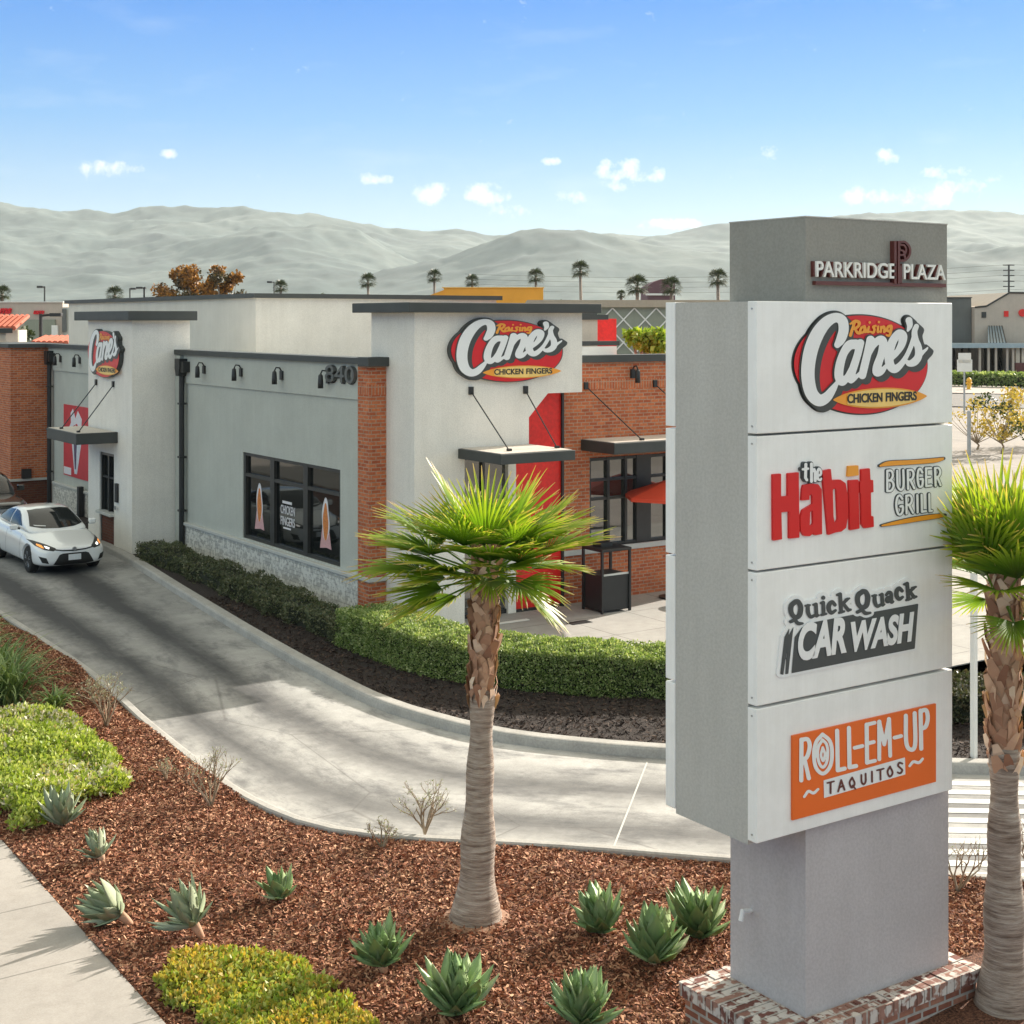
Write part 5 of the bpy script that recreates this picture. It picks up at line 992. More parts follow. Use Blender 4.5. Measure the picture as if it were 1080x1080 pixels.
# ---------------------------------------------------------------- broadleaf trees
def tree(name,loc,H,w,label,mats,seed,n=5200,trunk=.22,group=None,leaf=.34,clumps=20,sparse=.13,base=.28,mi_=None):
    rs=np.random.RandomState(seed); rr=random.Random(seed); t=thing(name,loc,0,label,'tree',group); m=MB(); cs=[]
    m.tube([(0,0,-.1),(.05*w,0,H*base*.6),(0,0,H*base)],[trunk,trunk*.8,trunk*.7],8)
    for i in range(clumps):
        a=i*2.4+rr.uniform(-.3,.3); q=rr.random()**.5; rad=w*.42*q; z=H*(base+.12+(.86-base)*rr.random()*(1-.35*q)); c=Vector((math.cos(a)*rad,math.sin(a)*rad,z)); cs.append((c,w*rr.uniform(.10,.2)))
        m.tube([(0,0,H*base*.9),tuple(c*.5+Vector((0,0,H*base*.35))),tuple(c)],[trunk*.45,trunk*.25,trunk*.08],5)
    m.build('trunk','twig' if leaf<.2 else 'palm_bark',t)
    P=[];mi=[]
    for i,(c,r) in enumerate(cs):
        k=n//clumps; v=unit(rs.normal(size=(k,3)))*(r*rs.rand(k,1)**.4)*(1+.5*(vnoise(rs.rand(k)*9,rs.rand(k)*9,i)[:,None]-.5)); v[:,2]*=.75; P.append(v+np.array(c)); mi+=[ (i*7)%len(mats) ]*k
    V,F=leaves(np.concatenate(P),leaf,aspect=1.5,rs=rs); npmesh('crown',V,F,mats,t,False,None,mi); return t
x,y=atd(196,130); tree('autumn_tree',(x,y,0),zt(270,130),5.6,'tree with orange brown autumn leaves behind the roof, the left and taller one',['autumn_leaf','autumn_dark','autumn_leaf'],3,9000,group='autumn trees behind the restaurant',clumps=34,leaf=.3)
x,y=atd(236,128); tree('autumn_tree',(x,y,0),zt(273,128),4.6,'tree with orange brown autumn leaves behind the roof, the right one',['autumn_leaf','autumn_leaf','autumn_dark'],4,7000,group='autumn trees behind the restaurant',clumps=30,leaf=.3)
x,y=atd(172,126); tree('bushy_tree',(x,y,0),zt(300,126),2.6,'dark bushy tree at the left foot of the autumn trees',['autumn_dark'],6,2000,clumps=12,leaf=.3)
x,y=atd(338,220); tree('bushy_tree',(x,y,0),zt(303,220),3.4,'low dark treetop just above the roof between two palms',['tree_leaf'],7,1500,clumps=12,leaf=.5)
x,y=atd(38,85); tree('bushy_tree',(x,y,0),zt(338,85),3.8,'light green bushy tree beside the dark lamp post at left',['bright_leaf','tree_leaf'],8,3200,clumps=18,leaf=.25,base=.2)
x,y=atd(683,44); tree('bushy_tree',(x,y,0),6.0,1.7,'bright yellow green bush top behind the brick front wing',['bright_leaf'],9,2600,clumps=16,leaf=.2,base=.78)
x,y=at(1030,474); tree('sparse_tree',(x,y,0),2.7,3.4,'sparse small tree with bare branches and few leaves, right of the sign',['yellow_leaf'],10,260,.06,'young yellow trees by the car park',.14,16,base=.12)
x,y=at(1056,478); tree('sparse_tree',(x,y,0),3.4,3.4,'young tree with yellow leaves in front of the road',['yellow_leaf','yellow_leaf','tree_leaf'],11,1500,.06,'young yellow trees by the car park',.16,22,base=.15)
x,y=at(1092,470); tree('sparse_tree',(x,y,0),3.2,3.6,'young tree with yellow leaves cut by the right edge of the photo',['yellow_leaf'],12,1200,.06,'young yellow trees by the car park',.16,20,base=.15)

# ---------------------------------------------------------------- street furniture
t=thing('waste_bin_station',(18.98,24.5,0),0,'black square bin station with a tray shelf beside the red entrance panel','bin'); m=MB(); m.box(-.36,.36,-.35,.3,.04,.80); m.build('bin_body','black_metal',t,bevel=.015)
m=MB(); m.box(-.40,.40,-.40,.32,1.30,1.36); m.build('tray_shelf','plastic_black',t,bevel=.01)
for sx in (-.37,.37):
    for sy in (-.36,.3): MB().box(sx-.025,sx+.025,sy-.025,sy+.025,0,1.30).build('corner_post','black_metal',t)
MB().box(-.34,.34,-.365,-.351,.79,.83).build('trim_strip','sill',t); MB().box(-.2,.1,-.1,.2,1.362,1.45).build('tray_stack','plastic_black',t)
t=thing('patio_umbrella',(20.98,24.72,0),0,'red patio umbrella half hidden by the pylon sign','umbrella'); m=MB(); m.tube([(0,0,.03),(0,0,2.62)],.03,8); m.build('pole','brown_pole',t); MB().lathe([(.26,0),(.26,.04),(.06,.07)],16).build('base_plate','black_metal',t)
cn=MB(); cn.v=[(0,0,2.66)]+[(1.12*math.cos(i*math.pi/3),1.12*math.sin(i*math.pi/3),2.30) for i in range(6)]+[(1.12*math.cos(i*math.pi/3),1.12*math.sin(i*math.pi/3),2.22) for i in range(6)]; cn.f=[(0,1+i,1+(i+1)%6) for i in range(6)]+[(1+i,7+i,7+(i+1)%6,1+(i+1)%6) for i in range(6)]; cn.m=[0]*12; cn.build('canopy','umbrella_red',t)
m=MB(); 
for i in range(6): m.tube([(0,0,2.05),(.75*math.cos(i*math.pi/3),.75*math.sin(i*math.pi/3),2.38)],.01,4)
m.build('ribs','black_metal',t)
t=thing('patio_table',(21.9,24.0,0),0,'small dark patio table under the red umbrella, mostly behind the sign','table'); MB().lathe([(.4,.72),(.4,.75)],20).build('table_top','black_metal',t); MB().lathe([(.24,0),(.03,.04),(.03,.72)],12).build('pedestal','black_metal',t)
tag(box('floor_drain','black_metal',17.45,17.95,23.6,23.85,.002,.008),'small dark drain grate set in the patio','drain')
def sign_post(px,py,d,z1,label,plates,w=.05):
    x,y=atd(px,d); t=thing('sign_post',(x,y,0),R(-34),label,'sign post'); MB().box(-w,w,-w,w,0,z1).build('post','steel_post',t)
    for z,s in plates: MB().box(-s,s,-w-.04,-w-.005,z,z+s*1.6).build('plate','trim_white',t,bevel=.01)
# white post by the driveway just right of the sign, with a guy wire
t=thing('white_post',(16.48,12.96,0),0,'thin white post beside the crosswalk, between the sign and the right palm','post'); MB().box(-.035,.035,-.035,.035,0,3.1).build('post','trim_white',t); MB().box(-.07,.07,-.07,.07,0,.04).build('foot_plate','steel_post',t)
sign_post(1017,0,95,zt(377,95),'street sign post with two small white plates in front of the parked cars',((zt(383,95),.42),(zt(392,95),.5)),.05)
x,y=at(1022,470,0); t=thing('steel_bollard',(x*.93,y*.93,0),0,'grey steel post in front of the road beyond the sign','post'); MB().lathe([(.09,0),(.09,2.0),(.06,2.05)],10).build('post','steel_post',t)
x,y=at(1022,411,0); t=thing('fire_hydrant',(x,y,0),0,'yellow fire hydrant on the verge by the far road','hydrant'); MB().lathe([(.26,0),(.26,.08),(.19,.1),(.19,.75),(.24,.78),(.24,.85),(.16,1.0),(.05,1.1)],14).build('barrel','hydrant_yellow',t,True); m=MB(); m.tube([(-.34,0,.6),(.34,0,.6)],.1,10); m.build('nozzle','hydrant_yellow',t)
def lamp_post(px,d,ytop,label,arms,w=.1,grp='car park lamp posts'):
    x,y=atd(px,d); H=zt(ytop,d); t=thing('lamp_post',(x,y,0),R(-34),label,'lamp post',grp); m=MB(); m.tube([(0,0,0),(0,0,H)],[w,w*.7],8); m.build('pole','black_metal',t)
    for sx,l,hh in arms:
        m=MB(); m.tube([(0,0,H-.1),(sx*l,0,H-.05)],w*.5,6); m.build('arm','black_metal',t); MB().box(min(sx*l,sx*(l+hh)),max(sx*l,sx*(l+hh)),-.2,.2,H-.14,H+.04).build('lamp_head','black_metal',t,bevel=.02)
lamp_post(47,120,302,'tall dark lamp post at left with one short head',[(-1,.1,.5)],.09); lamp_post(43,75,331,'thick dark lamp post at left with a long right arm',[(1,.5,.6)],.13)
lamp_post(137,140,304,'thin lamp post behind the drive-through tower, with one head',[(1,.1,.5)],.09); lamp_post(152,130,303,'lamp post left of the autumn trees with two heads',[(-1,.1,.6),(1,.05,.1)],.11); lamp_post(289,150,297,'lamp post with a slanting arm beside the palm crown right of the autumn trees',[(-1,.2,.5)],.07)

# ---------------------------------------------------------------- neighbouring buildings
def bld(label,name='building',cat='building'): return thing(name,(0,0,0),R(-34.05),label,cat)
# local frame: x to the photo's right, y away from the camera, z up
def lx(px,d): return (px-540)/1520*d
t=bld('long beige retail building with red letters at the left edge of the photo'); d=112; W_=lambda p: lx(p,d)
MB().box(W_(-160),W_(66),d,d+20,0,zt(319,d)).build('wall','beige_wall',t); MB().box(W_(66),W_(80),d+.1,d+20,0,zt(324,d)).build('wall','grey_stucco',t)
MB().box(W_(27),W_(59),d-.3,d,0,zt(337,d)).build('shop_front','green_wall',t); MB().box(W_(-160),W_(67),d-.15,d+20,zt(319,d),zt(318,d)).build('roof_trim','trim_white',t)
LF=((0,d-.0,0),(1,0,0),(0,0,1),(0,-1,0))
text('sign_lettering','ms','sign_red',LF,W_(0),W_(13),zt(331,d),zt(325,d),depth=.2,parent=t,offset=.04,shear=.3); text('sign_lettering','um','sign_red',LF,W_(36),W_(47),zt(331.5,d),zt(327.5,d),depth=.2,parent=t,offset=.04,shear=.3)
MB().box(W_(56),W_(62),d-.4,d-.1,0,zt(343,d)).build('pilaster','trim_white',t); MB().box(W_(66),W_(70),d-.15,d+.05,zt(350,d),zt(326,d)).build('louvre','dark_stucco',t)
t=bld('low building with a red tiled roof edge at the left, behind the restaurant','tiled_roof_building'); d=74; W_=lambda p: lx(p,d)
m=MB(); m.box(W_(-120),W_(18),d,d+1.5,0,zt(346,d)-.1); m.build('wall','cream_stucco',t)
m=MB()
for i in range(26):
    a=W_(18)-i*.27; m.tube([(a,d-.5,zt(346,d)),(a,d+1.6,zt(336.5,d)+.15)],.13,6)
m.build('roof','tile_red',t); t2=bld('strip of red tiled roof low behind the lamp posts','tiled_roof_building'); d=66; MB().box(lx(38,d),lx(74,d),d,d+1.4,0,zt(360,d)-.1).build('wall','cream_stucco',t2)
m=MB(); a=lx(38,66)
while a<lx(74,66): m.tube([(a,65.6,zt(361.5,66)),(a,67.5,zt(356,66))],.12,6); a+=.25
m.build('roof','tile_red',t2)
t=bld('building with an orange parapet showing above the restaurant roof','orange_building'); d=150; W_=lambda p: lx(p,d)
m=MB(); m.box(W_(468),W_(573),d,d+10,0,zt(303.5,d)); m.build('wall','orange_wall',t); MB().box(W_(466),W_(574),d-.15,d+10,zt(303.5,d),zt(302.8,d)).build('trim','sign_yellow',t)
m=MB(); m.prism([(W_(446),zt(314,d)),(W_(470),zt(305,d)),(W_(470),0),(W_(446),0)],lambda a,c:(a,d+.2,c),lambda a,c:(a,d+9,c)); m.build('wing','orange_wall',t)
t=bld('long tan building with white diamond lattice behind the front brick wing','lattice_building'); d=98; W_=lambda p: lx(p,d)
MB().box(W_(560),W_(775),d,d+15,0,zt(324,d)).build('wall','green_wall',t); MB().box(W_(556),W_(779),d-.4,d+15,zt(324,d),zt(316.5,d)).build('cornice','tan_wall',t)
m=MB(); zb=zt(366,d)-1; ztp=zt(325,d)
for k in range(-2,5):
    a=W_(646+k*23)
    for s in (-1,1): m.tube([(a,d-.06,ztp),(a+s*(ztp-zb)*.95,d-.06,zb)],.06,4)
m.build('lattice','trim_white',t); MB().box(W_(722),W_(728),d-.2,d,0,ztp).build('pilaster','trim_white',t); MB().box(W_(684),W_(690),d-.3,d,zt(351,d),zt(346,d)).build('wall_light','black_metal',t)
t=bld('distant building with a rounded purple roof between two palms','domed_building'); d=260; W_=lambda p: lx(p,d)
m=MB(); pr=[(W_(683),0),(W_(683),zt(302,d)),(W_(690),zt(297,d)),(W_(697),zt(294.5,d)),(W_(704),zt(294,d)),(W_(712),zt(297,d)),(W_(712),0)]; m.prism(pr,lambda a,c:(a,d,c),lambda a,c:(a,d+14,c)); m.build('roof','purple_roof',t)
MB().box(W_(681),W_(713),d-.6,d,zt(311.5,d),zt(309.5,d)).build('band','trim_white',t)
# far right plaza
t=bld('grey block and gabled cream shop building with a blue grey metal awning at the right','gabled_building'); d=158; W_=lambda p: lx(p,d)
MB().box(W_(955),W_(1027.5),d+1,d+20,0,zt(314,d)).build('grey_block','dark_stucco',t); MB().box(W_(955),W_(1028),d+.8,d+20,zt(314,d),zt(313.2,d)).build('roof_trim','coping',t)
m=MB(); m.prism([(W_(1028),0),(W_(1028),zt(323.5,d)),(W_(1040),zt(322.5,d)),(W_(1064),zt(308.5,d)),(W_(1110),zt(309,d)),(W_(1160),zt(322,d)),(W_(1200),zt(322,d)),(W_(1200),0)],lambda a,c:(a,d,c),lambda a,c:(a,d+22,c)); m.build('gable_wall','beige_wall',t)
m=MB()
for a,b,c,e in ((1028,324,1040,322.8),(1040,322.8,1064,308.8),(1064,308.6,1110,309)): m.tube([(W_(a),d-.1,zt(b,d)),(W_(c),d-.1,zt(e,d))],.1,5)
m.build('roof_edge','dark_frame',t)
for a,b,mt in ((1037.5,332,'dark_frame'),(1061,331,'red_wall')): MB().box(W_(a-2.3),W_(a+2.3),d-.12,d+.05,zt(b+3,d),zt(b-3,d)).build('window',mt,t)
m=MB(); m.tube([(W_(1078),d-.25,zt(330,d)),(W_(1078),d,zt(330,d))],.42,14); m.build('round_sign','red_wall',t)
m=MB(); m.prism([(0,zt(344,d)),(-4.5,zt(361,d)),(-4.5,zt(363,d)),(0,zt(363,d))],lambda y_,z_:(W_(1042) if y_>-1 else W_(1028),d+y_,z_),lambda y_,z_:(W_(1057) if y_>-1 else W_(1046),d+y_,z_)); m.build('awning','blue_metal',t)
m=MB()
for k in range(6): a=W_(1030+k*3.2); b=W_(1043+k*2.7); m.tube([(a,d-4.6,zt(361,d)+.05),(b,d-.05,zt(344,d)+.05)],.06,4)
m.build('awning_seams','dark_frame',t); MB().box(W_(985),W_(1200),d-5.4,d-.5,zt(366,d),zt(361.5,d)).build('canopy_band','blue_metal',t)
for a in (1018,1027,1034.5,1046,1052): MB().box(W_(a)-.11,W_(a)+.11,d-5,d-4.8,0,zt(366,d)).build('column','beige_wall',t)
MB().box(W_(985),W_(1056),d-.4,d-.02,0,zt(367,d)).build('shop_glass','window_glass',t)
for a,b in ((1056,1060),(1062,1076)): MB().box(W_(a),W_(b),d-4.6,d-4,1.7,zt(366,d)).build('pier','cream_stucco',t); MB().box(W_(a)-.1,W_(b)+.1,d-4.7,d-4,0,1.7).build('pier_base','maroon',t)
MB().box(W_(1076),W_(1200),d-3.9,d-.1,.4,zt(367,d)).build('shop_glass','front_glass',t); MB().box(W_(1077),W_(1080),d-4.1,d-3.95,1.6,3.2).build('poster','orange_wall',t)
# verge, hedge and road in front of the plaza
def strip(name,p0,p1,p2,p3,z,m): 
    P=[at(*p) for p in (p0,p1,p2,p3)]; return tag(sheet(name,P,z,m),kind='structure')
strip('far_sidewalk',(930,413),(1250,420),(1250,412),(930,406.5),.03,'far_pave'); strip('far_road',(900,426),(1300,436),(1300,420.5),(900,413.5),.01,'road_asphalt')
x0,y0=at(960,405.5,0); x1,y1=at(1200,412,0)
hedge('hedge',[(x0,y0),((x0+x1)/2,(y0+y1)/2),(x1,y1)],2.2,1.05,9000,'hedge_leaf','long dark clipped hedge across the far road at the right',.3,11,rough=.1)
# utility pole and wires
x,y=atd(1064,250); t=thing('utility_pole',(x,y,0),R(-34.05),'tall utility pole with five crossarms behind the gabled building','utility pole'); H=zt(279,250); m=MB(); m.tube([(0,0,0),(0,0,H)],[.22,.16],8); m.build('pole','twig' if False else 'dark_frame',t)
for k,z in enumerate((279.5,285,290.5,296.5,302)): MB().box(-1.0,.95,-.08,.08,zt(z,250)-.1,zt(z,250)+.06).build('crossarm','dark_frame',t)
for k,z in enumerate((279,284.5,290,296,305)):
    m=MB(); a=lx(1064,250); pts=[]
    for i in range(13):
        u=i/12; xx=(-95*u); pts.append((xx,20*u,zt(z,250)-2.2*4*u*(1-u)*.6+ (k-2)*.0-1.0*u))
    m.tube(pts,.022,4); m.build('wire','wire',t)
    m=MB(); m.tube([(95*i/8,-10*i/8,zt(z,250)-1.2*4*(i/8)*(1-i/8)) for i in range(9)],.022,4); m.build('wire','wire',t)

# ---------------------------------------------------------------- vehicles
def interp(st,y,k):
    ys=[s[0] for s in st]; return float(np.interp(y,ys,[s[k] for s in st]))
def loft(sections,name,m,par,sub_=2):
    """sections: list of rings (half profile, x>=0, centre first and last) mirrored to a closed skin"""
    bm=bmesh.new(); rings=[]
    for sec in sections:
        full=[(x,y,z) for x,y,z in sec]+[(-x,y,z) for x,y,z in sec[::-1] if abs(x)>1e-4]
        rings.append([bm.verts.new(p) for p in full])
    n=len(rings[0])
    for a,b in zip(rings[:-1],rings[1:]):
        for i in range(n): bm.faces.new((a[i],a[(i+1)%n],b[(i+1)%n],b[i]))
    bm.faces.new(rings[0][::-1]); bm.faces.new(rings[-1])
    bmesh.ops.recalc_face_normals(bm,faces=bm.faces)
    me=bpy.data.meshes.new(name); bm.to_mesh(me); bm.free(); o=bpy.data.objects.new(name,me); C.objects.link(o); md=o.modifiers.new('s','SUBSURF'); md.levels=sub_; md.render_levels=sub_
    return o
def bake(o,name,m,par,cutters=()):
    for c in cutters:
        md=o.modifiers.new('b','BOOLEAN'); md.operation='DIFFERENCE'; md.object=c; md.solver='EXACT'
    dg=bpy.context.evaluated_depsgraph_get(); dg.update(); me=bpy.data.meshes.new_from_object(o.evaluated_get(dg)); bpy.data.objects.remove(o)
    for c in cutters: bpy.data.objects.remove(c)
    me.materials.clear(); return link(name,me,m,par,True)
def bvh(objs):
    V=[];F=[]
    for o in objs:
        k=len(V); V+=[v.co.copy() for v in o.data.vertices]; F+=[[i+k for i in p.vertices] for p in o.data.polygons]
    return BVHTree.FromPolygons(V,F)
def patch(name,poly,ax,bv,m,par,off=.006,step=.05,mirror=False,far=3.):
    """a panel outline laid onto the car body: 2D outline swept along ax ('front','side','rear') until it meets the skin"""
    P=[Vector(p) for p in poly]; E=[]
    for i in range(len(P)):
        a,b=P[i],P[(i+1)%len(P)]; k=max(1,int((b-a).length/step))
        for j in range(k): E.append(a+(b-a)*j/k)
    xs=[p.x for p in E]; ys=[p.y for p in E]; gx,gy=np.meshgrid(np.arange(min(xs),max(xs),step)+step/2,np.arange(min(ys),max(ys),step)+step/2)
    ok=inpoly(gx,gy,[tuple(p) for p in E]); pts=E+[Vector((a,b)) for a,b in zip(gx[ok],gy[ok])]
    r=delaunay_2d_cdt(pts,[(i,(i+1)%len(E)) for i in range(len(E))],[],1,1e-4); V=[];bad=set()
    for i,v in enumerate(r[0]):
        if ax=='front': o,d=Vector((v.x,-far,v.y)),Vector((0,1,0))
        elif ax=='rear': o,d=Vector((v.x,8,v.y)),Vector((0,-1,0))
        elif ax=='side': o,d=Vector((-far,v.x,v.y)),Vector((1,0,0))
        elif ax=='top': o,d=Vector((v.x,v.y,4)),Vector((0,0,-1))
        h,nm,_,_=bv.ray_cast(o,d)
        if h is None: bad.add(i); V.append((0,0,0)); continue
        if nm.dot(d)>0: nm=-nm
        V.append(tuple(h+nm*off))
    F=[f for f in r[2] if not any(i in bad for i in f)]
    def mk(VV):
        me=bpy.data.meshes.new(name); me.from_pydata(VV,[],F); me.update(); return link(name,me,m,par,True)
    o=mk(V)
    if mirror: mk([(-a,b,c) for a,b,c in V])
    return o
def wheel(par,x,y,r,w):
    sx=1 if x>0 else -1
    t=MB(); t.lathe([(r*.62,-w/2),(r*.93,-w/2),(r,-w/2+.02),(r,w/2-.02),(r*.93,w/2),(r*.62,w/2)],28); o=t.build('wheel','tyre',par,True)
    rm=MB(); rm.lathe([(r*.64,w/2-.02),(r*.60,w/2-.055),(r*.2,w/2-.045),(r*.18,w/2-.01),(.001,w/2-.005)],28)
    for k in range(5):
        a=k*2*math.pi/5
        for s in (-.16,.16):
            p=Vector((math.cos(a+s*.5)*r*.15,math.sin(a+s*.5)*r*.15,w/2-.015)); q=Vector((math.cos(a+s)*r*.62,math.sin(a+s)*r*.62,w/2-.01)); rm.tube([p,q],.016,5)
    ro=rm.build('rim','rim',o,False); di=MB(); di.lathe([(r*.6,w/2-.065),(.01,w/2-.065)],20); di.build('brake','plastic_black',o)
    o.rotation_euler=(0,R(90)*sx,0); o.location=(x-sx*w/2,y,r)
def sedan(loc,rz,label,cat,body='car_white',glass='car_glass',lights=True,L=4.62,Wd=.888,name='parked_car',detail=True,group=None):
    t=thing(name,loc,rz,label,cat,group)
    # y, zbottom, half width at waist, z of waist, half width at shoulder, z shoulder, z of centre top
    st=[(0.02,.30,.50,.46,.50,.60,.655),(0.10,.22,.74,.44,.72,.62,.70),(0.32,.19,.845,.48,.82,.68,.765),(.62,.18,.875,.50,.85,.74,.835),(1.0,.18,.885,.54,.86,.82,.925),(1.35,.18,.888,.56,.855,.90,1.0),(1.9,.19,.888,.56,.85,.93,1.02),(2.6,.19,.888,.56,.85,.955,1.03),(3.3,.19,.888,.58,.855,.98,1.05),(3.8,.20,.885,.60,.85,1.0,1.08),(4.2,.24,.875,.62,.82,1.01,1.10),(4.5,.30,.80,.66,.76,.98,1.06),(4.62,.38,.66,.70,.64,.92,.97)]
    k=L/4.62; ww=Wd/.888
    secs=[[(0,y*k,zb),(w*.86*ww,y*k,zb),(w*ww,y*k,zb+.10),(w*ww*1.005,y*k,zw),(ws*ww,y*k,zs),(ws*ww*.72,y*k,zs+(zt_-zs)*.72),(0,y*k,zt_)] for y,zb,w,zw,ws,zs,zt_ in st]
    b=loft(secs,'body',body,t)
    cuts=[]
    for yy in (.93*k,3.60*k):
        for s in (-1,1):
            c=MB(); c.tube([(s*1.2,yy,.335),(s*.60,yy,.335)],.372,32); o=c.build('cut','tyre'); cuts.append(o)
    b=bake(b,'body',body,t,cuts)
    g=[(1.08,.70,.93,.70,.94,.02),(1.45,.74,1.10,.60,1.14,.02),(1.95,.765,1.20,.565,1.385,.03),(2.3,.77,1.22,.55,1.435,.03),(2.75,.77,1.22,.55,1.44,.03),(3.2,.76,1.2,.55,1.40,.03),(3.65,.74,1.14,.58,1.25,.02),(4.12,.68,1.02,.64,1.07,.02)]
    gs=[[(0,y*k,.85),(w1*ww,y*k,.86),((w1+.02)*ww,y*k,(z1+.9)/2),(w2*1.10*ww,y*k,z2-.06),(w2*ww*.9,y*k,z2-.005),(0,y*k,z2+c)] for y,w1,z1,w2,z2,c in g]
    c=loft(gs,'cabin',body,t); c=bake(c,'cabin',body,t); c.name='roof'
    bv=bvh([b,c])
    # glass
    patch('windscreen',[(-.66,1.06),(-.52,1.375),(-.3,1.40),(0,1.405),(.3,1.40),(.52,1.375),(.66,1.06),(.4,1.01),(0,.99),(-.4,1.01)],'front',bv,glass,t,.007,.06)
    patch('rear_window',[(-.6,1.14),(-.5,1.33),(.5,1.33),(.6,1.14)],'rear',bv,glass,t,.007,.08)
    patch('side_window',[(1.72*k,1.045),(2.1*k,1.27),(2.35*k,1.345),(2.62*k,1.36),(2.62*k,1.035)],'side',bv,glass,t,.008,.06,True)
    patch('side_window',[(2.70*k,1.035),(2.70*k,1.36),(3.15*k,1.33),(3.45*k,1.25),(3.78*k,1.13),(3.7*k,1.06)],'side',bv,glass,t,.008,.06,True)
    for s in (-1,1):
        for yy in (.93*k,3.60*k): wheel(t,s*.865*ww,yy,.325,.21)
        m=MB(); m.tube([(s*.84*ww,1.62*k,1.0),(s*.95*ww,1.60*k,1.03)],.03,6); m.build('mirror_arm','plastic_black',t) if detail else 0
        m=MB(); m.box(min(s*.90,s*1.08)*ww,max(s*.90,s*1.08)*ww,1.54*k,1.66*k,.98,1.12); m.build('mirror',body,t,bevel=.03)
    m=MB(); m.box(-.7,.7,.5,4.1,.2,.34); m.build('underbody','plastic_black',t)
    if not detail: 
        patch('headlight',[(.56,.62),(.80,.74),(.78,.66)],'front',bv,'lamp_clear',t,.006,.05,True); patch('grille',[(-.45,.36),(-.5,.56),(.5,.56),(.45,.36)],'front',bv,'plastic_black',t,.006,.05); return t
    patch('grille_bar',[(-.55,.655),(-.28,.615),(0,.60),(.28,.615),(.55,.655),(.55,.63),(.28,.585),(0,.565),(-.28,.585),(-.55,.63)],'front',bv,'plastic_black',t,.008,.04)
    patch('lower_grille',[(-.50,.27),(-.36,.50),(-.28,.53),(.28,.53),(.36,.50),(.50,.27),(.3,.245),(-.3,.245)],'front',bv,'plastic_black',t,.008,.04)
    patch('headlight',[(.44,.66),(.60,.735),(.76,.79),(.83,.80),(.80,.70),(.68,.63),(.5,.60),(.44,.625)],'front',bv,'plastic_black',t,.008,.03,True)
    patch('headlight_lens',[(.56,.675),(.62,.70),(.655,.705),(.65,.66),(.59,.64)],'front',bv,'headlamp_lit' if lights else 'lamp_clear',t,.012,.03,True)
    patch('indicator',[(.69,.715),(.755,.74),(.775,.715),(.72,.665),(.68,.655)],'front',bv,'amber' if lights else 'lamp_clear',t,.012,.03,True)
    patch('fog_lamp_recess',[(.60,.30),(.66,.44),(.80,.48),(.74,.33)],'front',bv,'plastic_black',t,.007,.03,True)
    m=MB(); m.box(-.155,.155,-.022,-.01,.36,.50); m.build('licence_plate','plate',t,bevel=.004)
    m=MB(); m.tube([(0,-.012,.63),(0,.03,.63)],.048,16); m.build('badge','rim',t)
    for yy in (1.50,2.66,3.60):
        patch('door_seam',[(yy*k,.30),(yy*k-.012,.93),(yy*k+.0,.93),(yy*k+.012,.30)],'side',bv,'plastic_black',t,.003,.05,True)
    for yy in (2.5,3.5): patch('door_handle',[(yy*k-.16,.83),(yy*k,.83),(yy*k,.86),(yy*k-.16,.86)],'side',bv,body,t,.02,.05,True)
    patch('windscreen_paper',[(-.58,1.085),(-.3,1.06),(-.3,1.04),(-.55,1.06)],'front',bv,'paint_white',t,.012,.04)
    return t
sedan((10.86,35.15,.0),R(1.5),'white sedan with amber turn lamps waiting at the drive-through window','car',name='white_sedan')
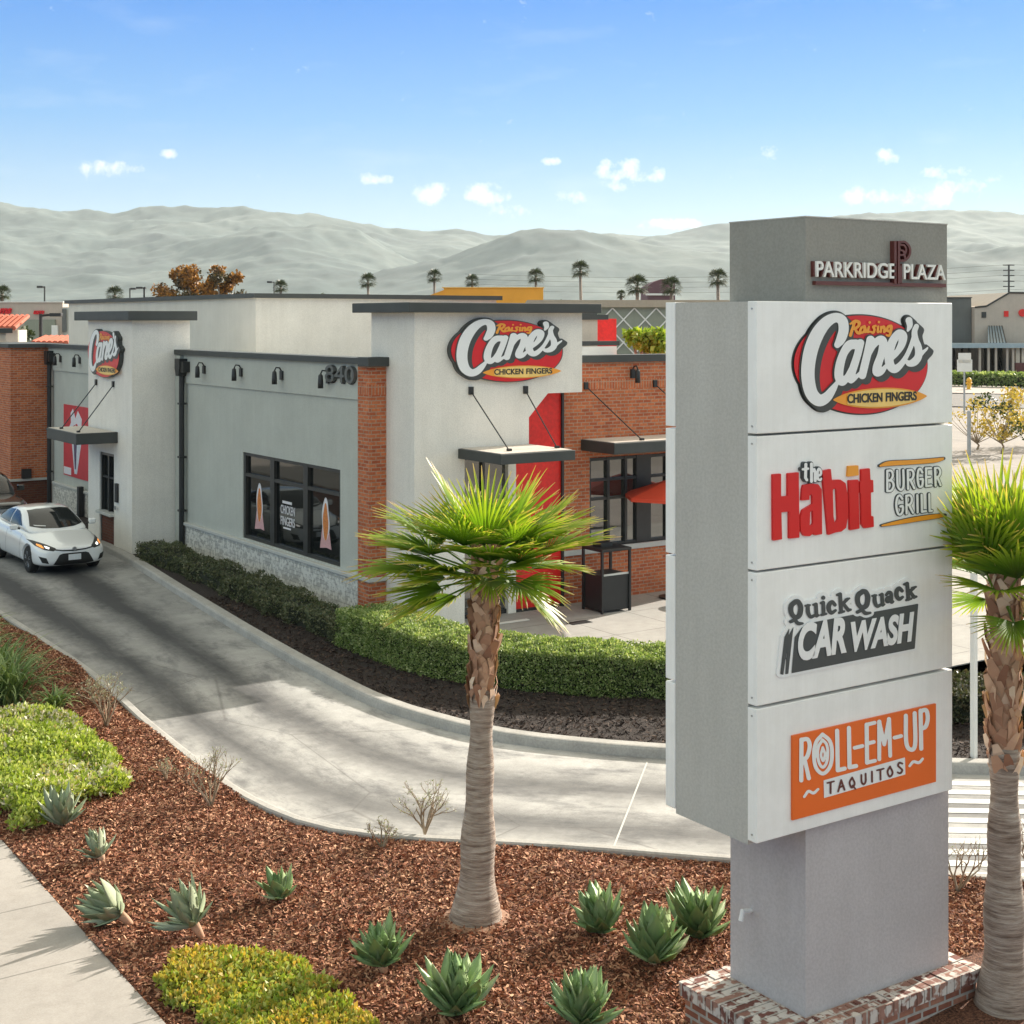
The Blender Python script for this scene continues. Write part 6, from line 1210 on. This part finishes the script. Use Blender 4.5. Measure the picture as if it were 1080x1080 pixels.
def suv(loc,rz,label,body='car_dark',name='dark_suv'):
    t=thing(name,loc,rz,label,'car'); L=4.8
    st=[(.02,.42,.60,.62,.60,.90,.96),(.10,.34,.84,.62,.82,.98,1.03),(.45,.30,.93,.64,.90,1.06,1.10),(1.0,.28,.95,.68,.92,1.10,1.15),(1.35,.28,.95,.7,.92,1.13,1.18),(2.4,.28,.95,.7,.92,1.15,1.2),(3.8,.28,.95,.7,.92,1.17,1.22),(4.55,.34,.93,.7,.90,1.18,1.24),(4.8,.45,.80,.75,.78,1.1,1.16)]
    b=loft([[(0,y,zb),(w*.86,y,zb),(w,y,zb+.12),(w*1.005,y,zw),(ws,y,zs),(ws*.72,y,zs+(z_-zs)*.72),(0,y,z_)] for y,zb,w,zw,ws,zs,z_ in st],'body',body,t); cuts=[]
    for yy in (.98,3.75):
        for s in (-1,1): c=MB(); c.tube([(s*1.3,yy,.38),(s*.62,yy,.38)],.43,28); cuts.append(c.build('cut','tyre'))
    b=bake(b,'body',body,t,cuts)
    g=[(1.25,.80,1.1,.76,1.15),(1.6,.82,1.3,.70,1.42),(2.0,.82,1.4,.68,1.70),(2.6,.82,1.4,.67,1.76),(3.8,.82,1.4,.67,1.74),(4.4,.80,1.35,.66,1.62),(4.72,.78,1.15,.74,1.25)]
    c=loft([[(0,y,1.0),(w1,y,1.02),(w1+.02,y,z1),(w2*1.08,y,z2-.08),(w2*.9,y,z2),(0,y,z2+.03)] for y,w1,z1,w2,z2 in g],'cabin',body,t); c=bake(c,'roof',body,t); bv=bvh([b,c])
    patch('windscreen',[(-.74,1.24),(-.62,1.66),(.62,1.66),(.74,1.24),(0,1.2)],'front',bv,'car_glass',t,.008,.08); patch('side_window',[(1.85,1.26),(2.2,1.62),(2.9,1.66),(2.9,1.26)],'side',bv,'car_glass',t,.008,.08,True); patch('side_window',[(3.0,1.26),(3.0,1.66),(4.1,1.6),(4.4,1.3)],'side',bv,'car_glass',t,.008,.08,True)
    patch('grille',[(-.48,.60),(-.52,.88),(.52,.88),(.48,.60)],'front',bv,'rim',t,.008,.06); patch('headlight',[(.56,.78),(.58,.93),(.84,.98),(.84,.84)],'front',bv,'lamp_clear',t,.008,.05,True); patch('bumper_trim',[(-.8,.44),(-.8,.5),(.8,.5),(.8,.44)],'front',bv,'rim',t,.008,.06)
    for s in (-1,1):
        for yy in (.98,3.75): wheel(t,s*.925,yy,.37,.24)
        m=MB(); m.box(min(s*.96,s*1.16),max(s*.96,s*1.16),1.75,1.86,1.18,1.36); m.build('mirror',body,t,bevel=.03)
    m=MB(); m.box(-.75,.75,.5,4.3,.3,.46); m.build('underbody','plastic_black',t); return t
suv((10.75,41.6,0),0,'black sport utility car behind the white sedan, cut by the left photo edge')
for i,(px,py,lab,bd,nm) in enumerate([(1013,399,'dark parked car with a pale roof at the far plaza','car_silver','parked_car'),(1034,397.5,'dark low parked car in front of the plaza columns','car_dark','parked_car'),(992,398,'parked car mostly hidden by the sign at the far plaza','car_dark','parked_car')]):
    x,y=at(px,py); sedan((x,y,0),R(-34+75+i*8),lab,'car',bd,detail=False,name=nm,group='cars parked at the far plaza')
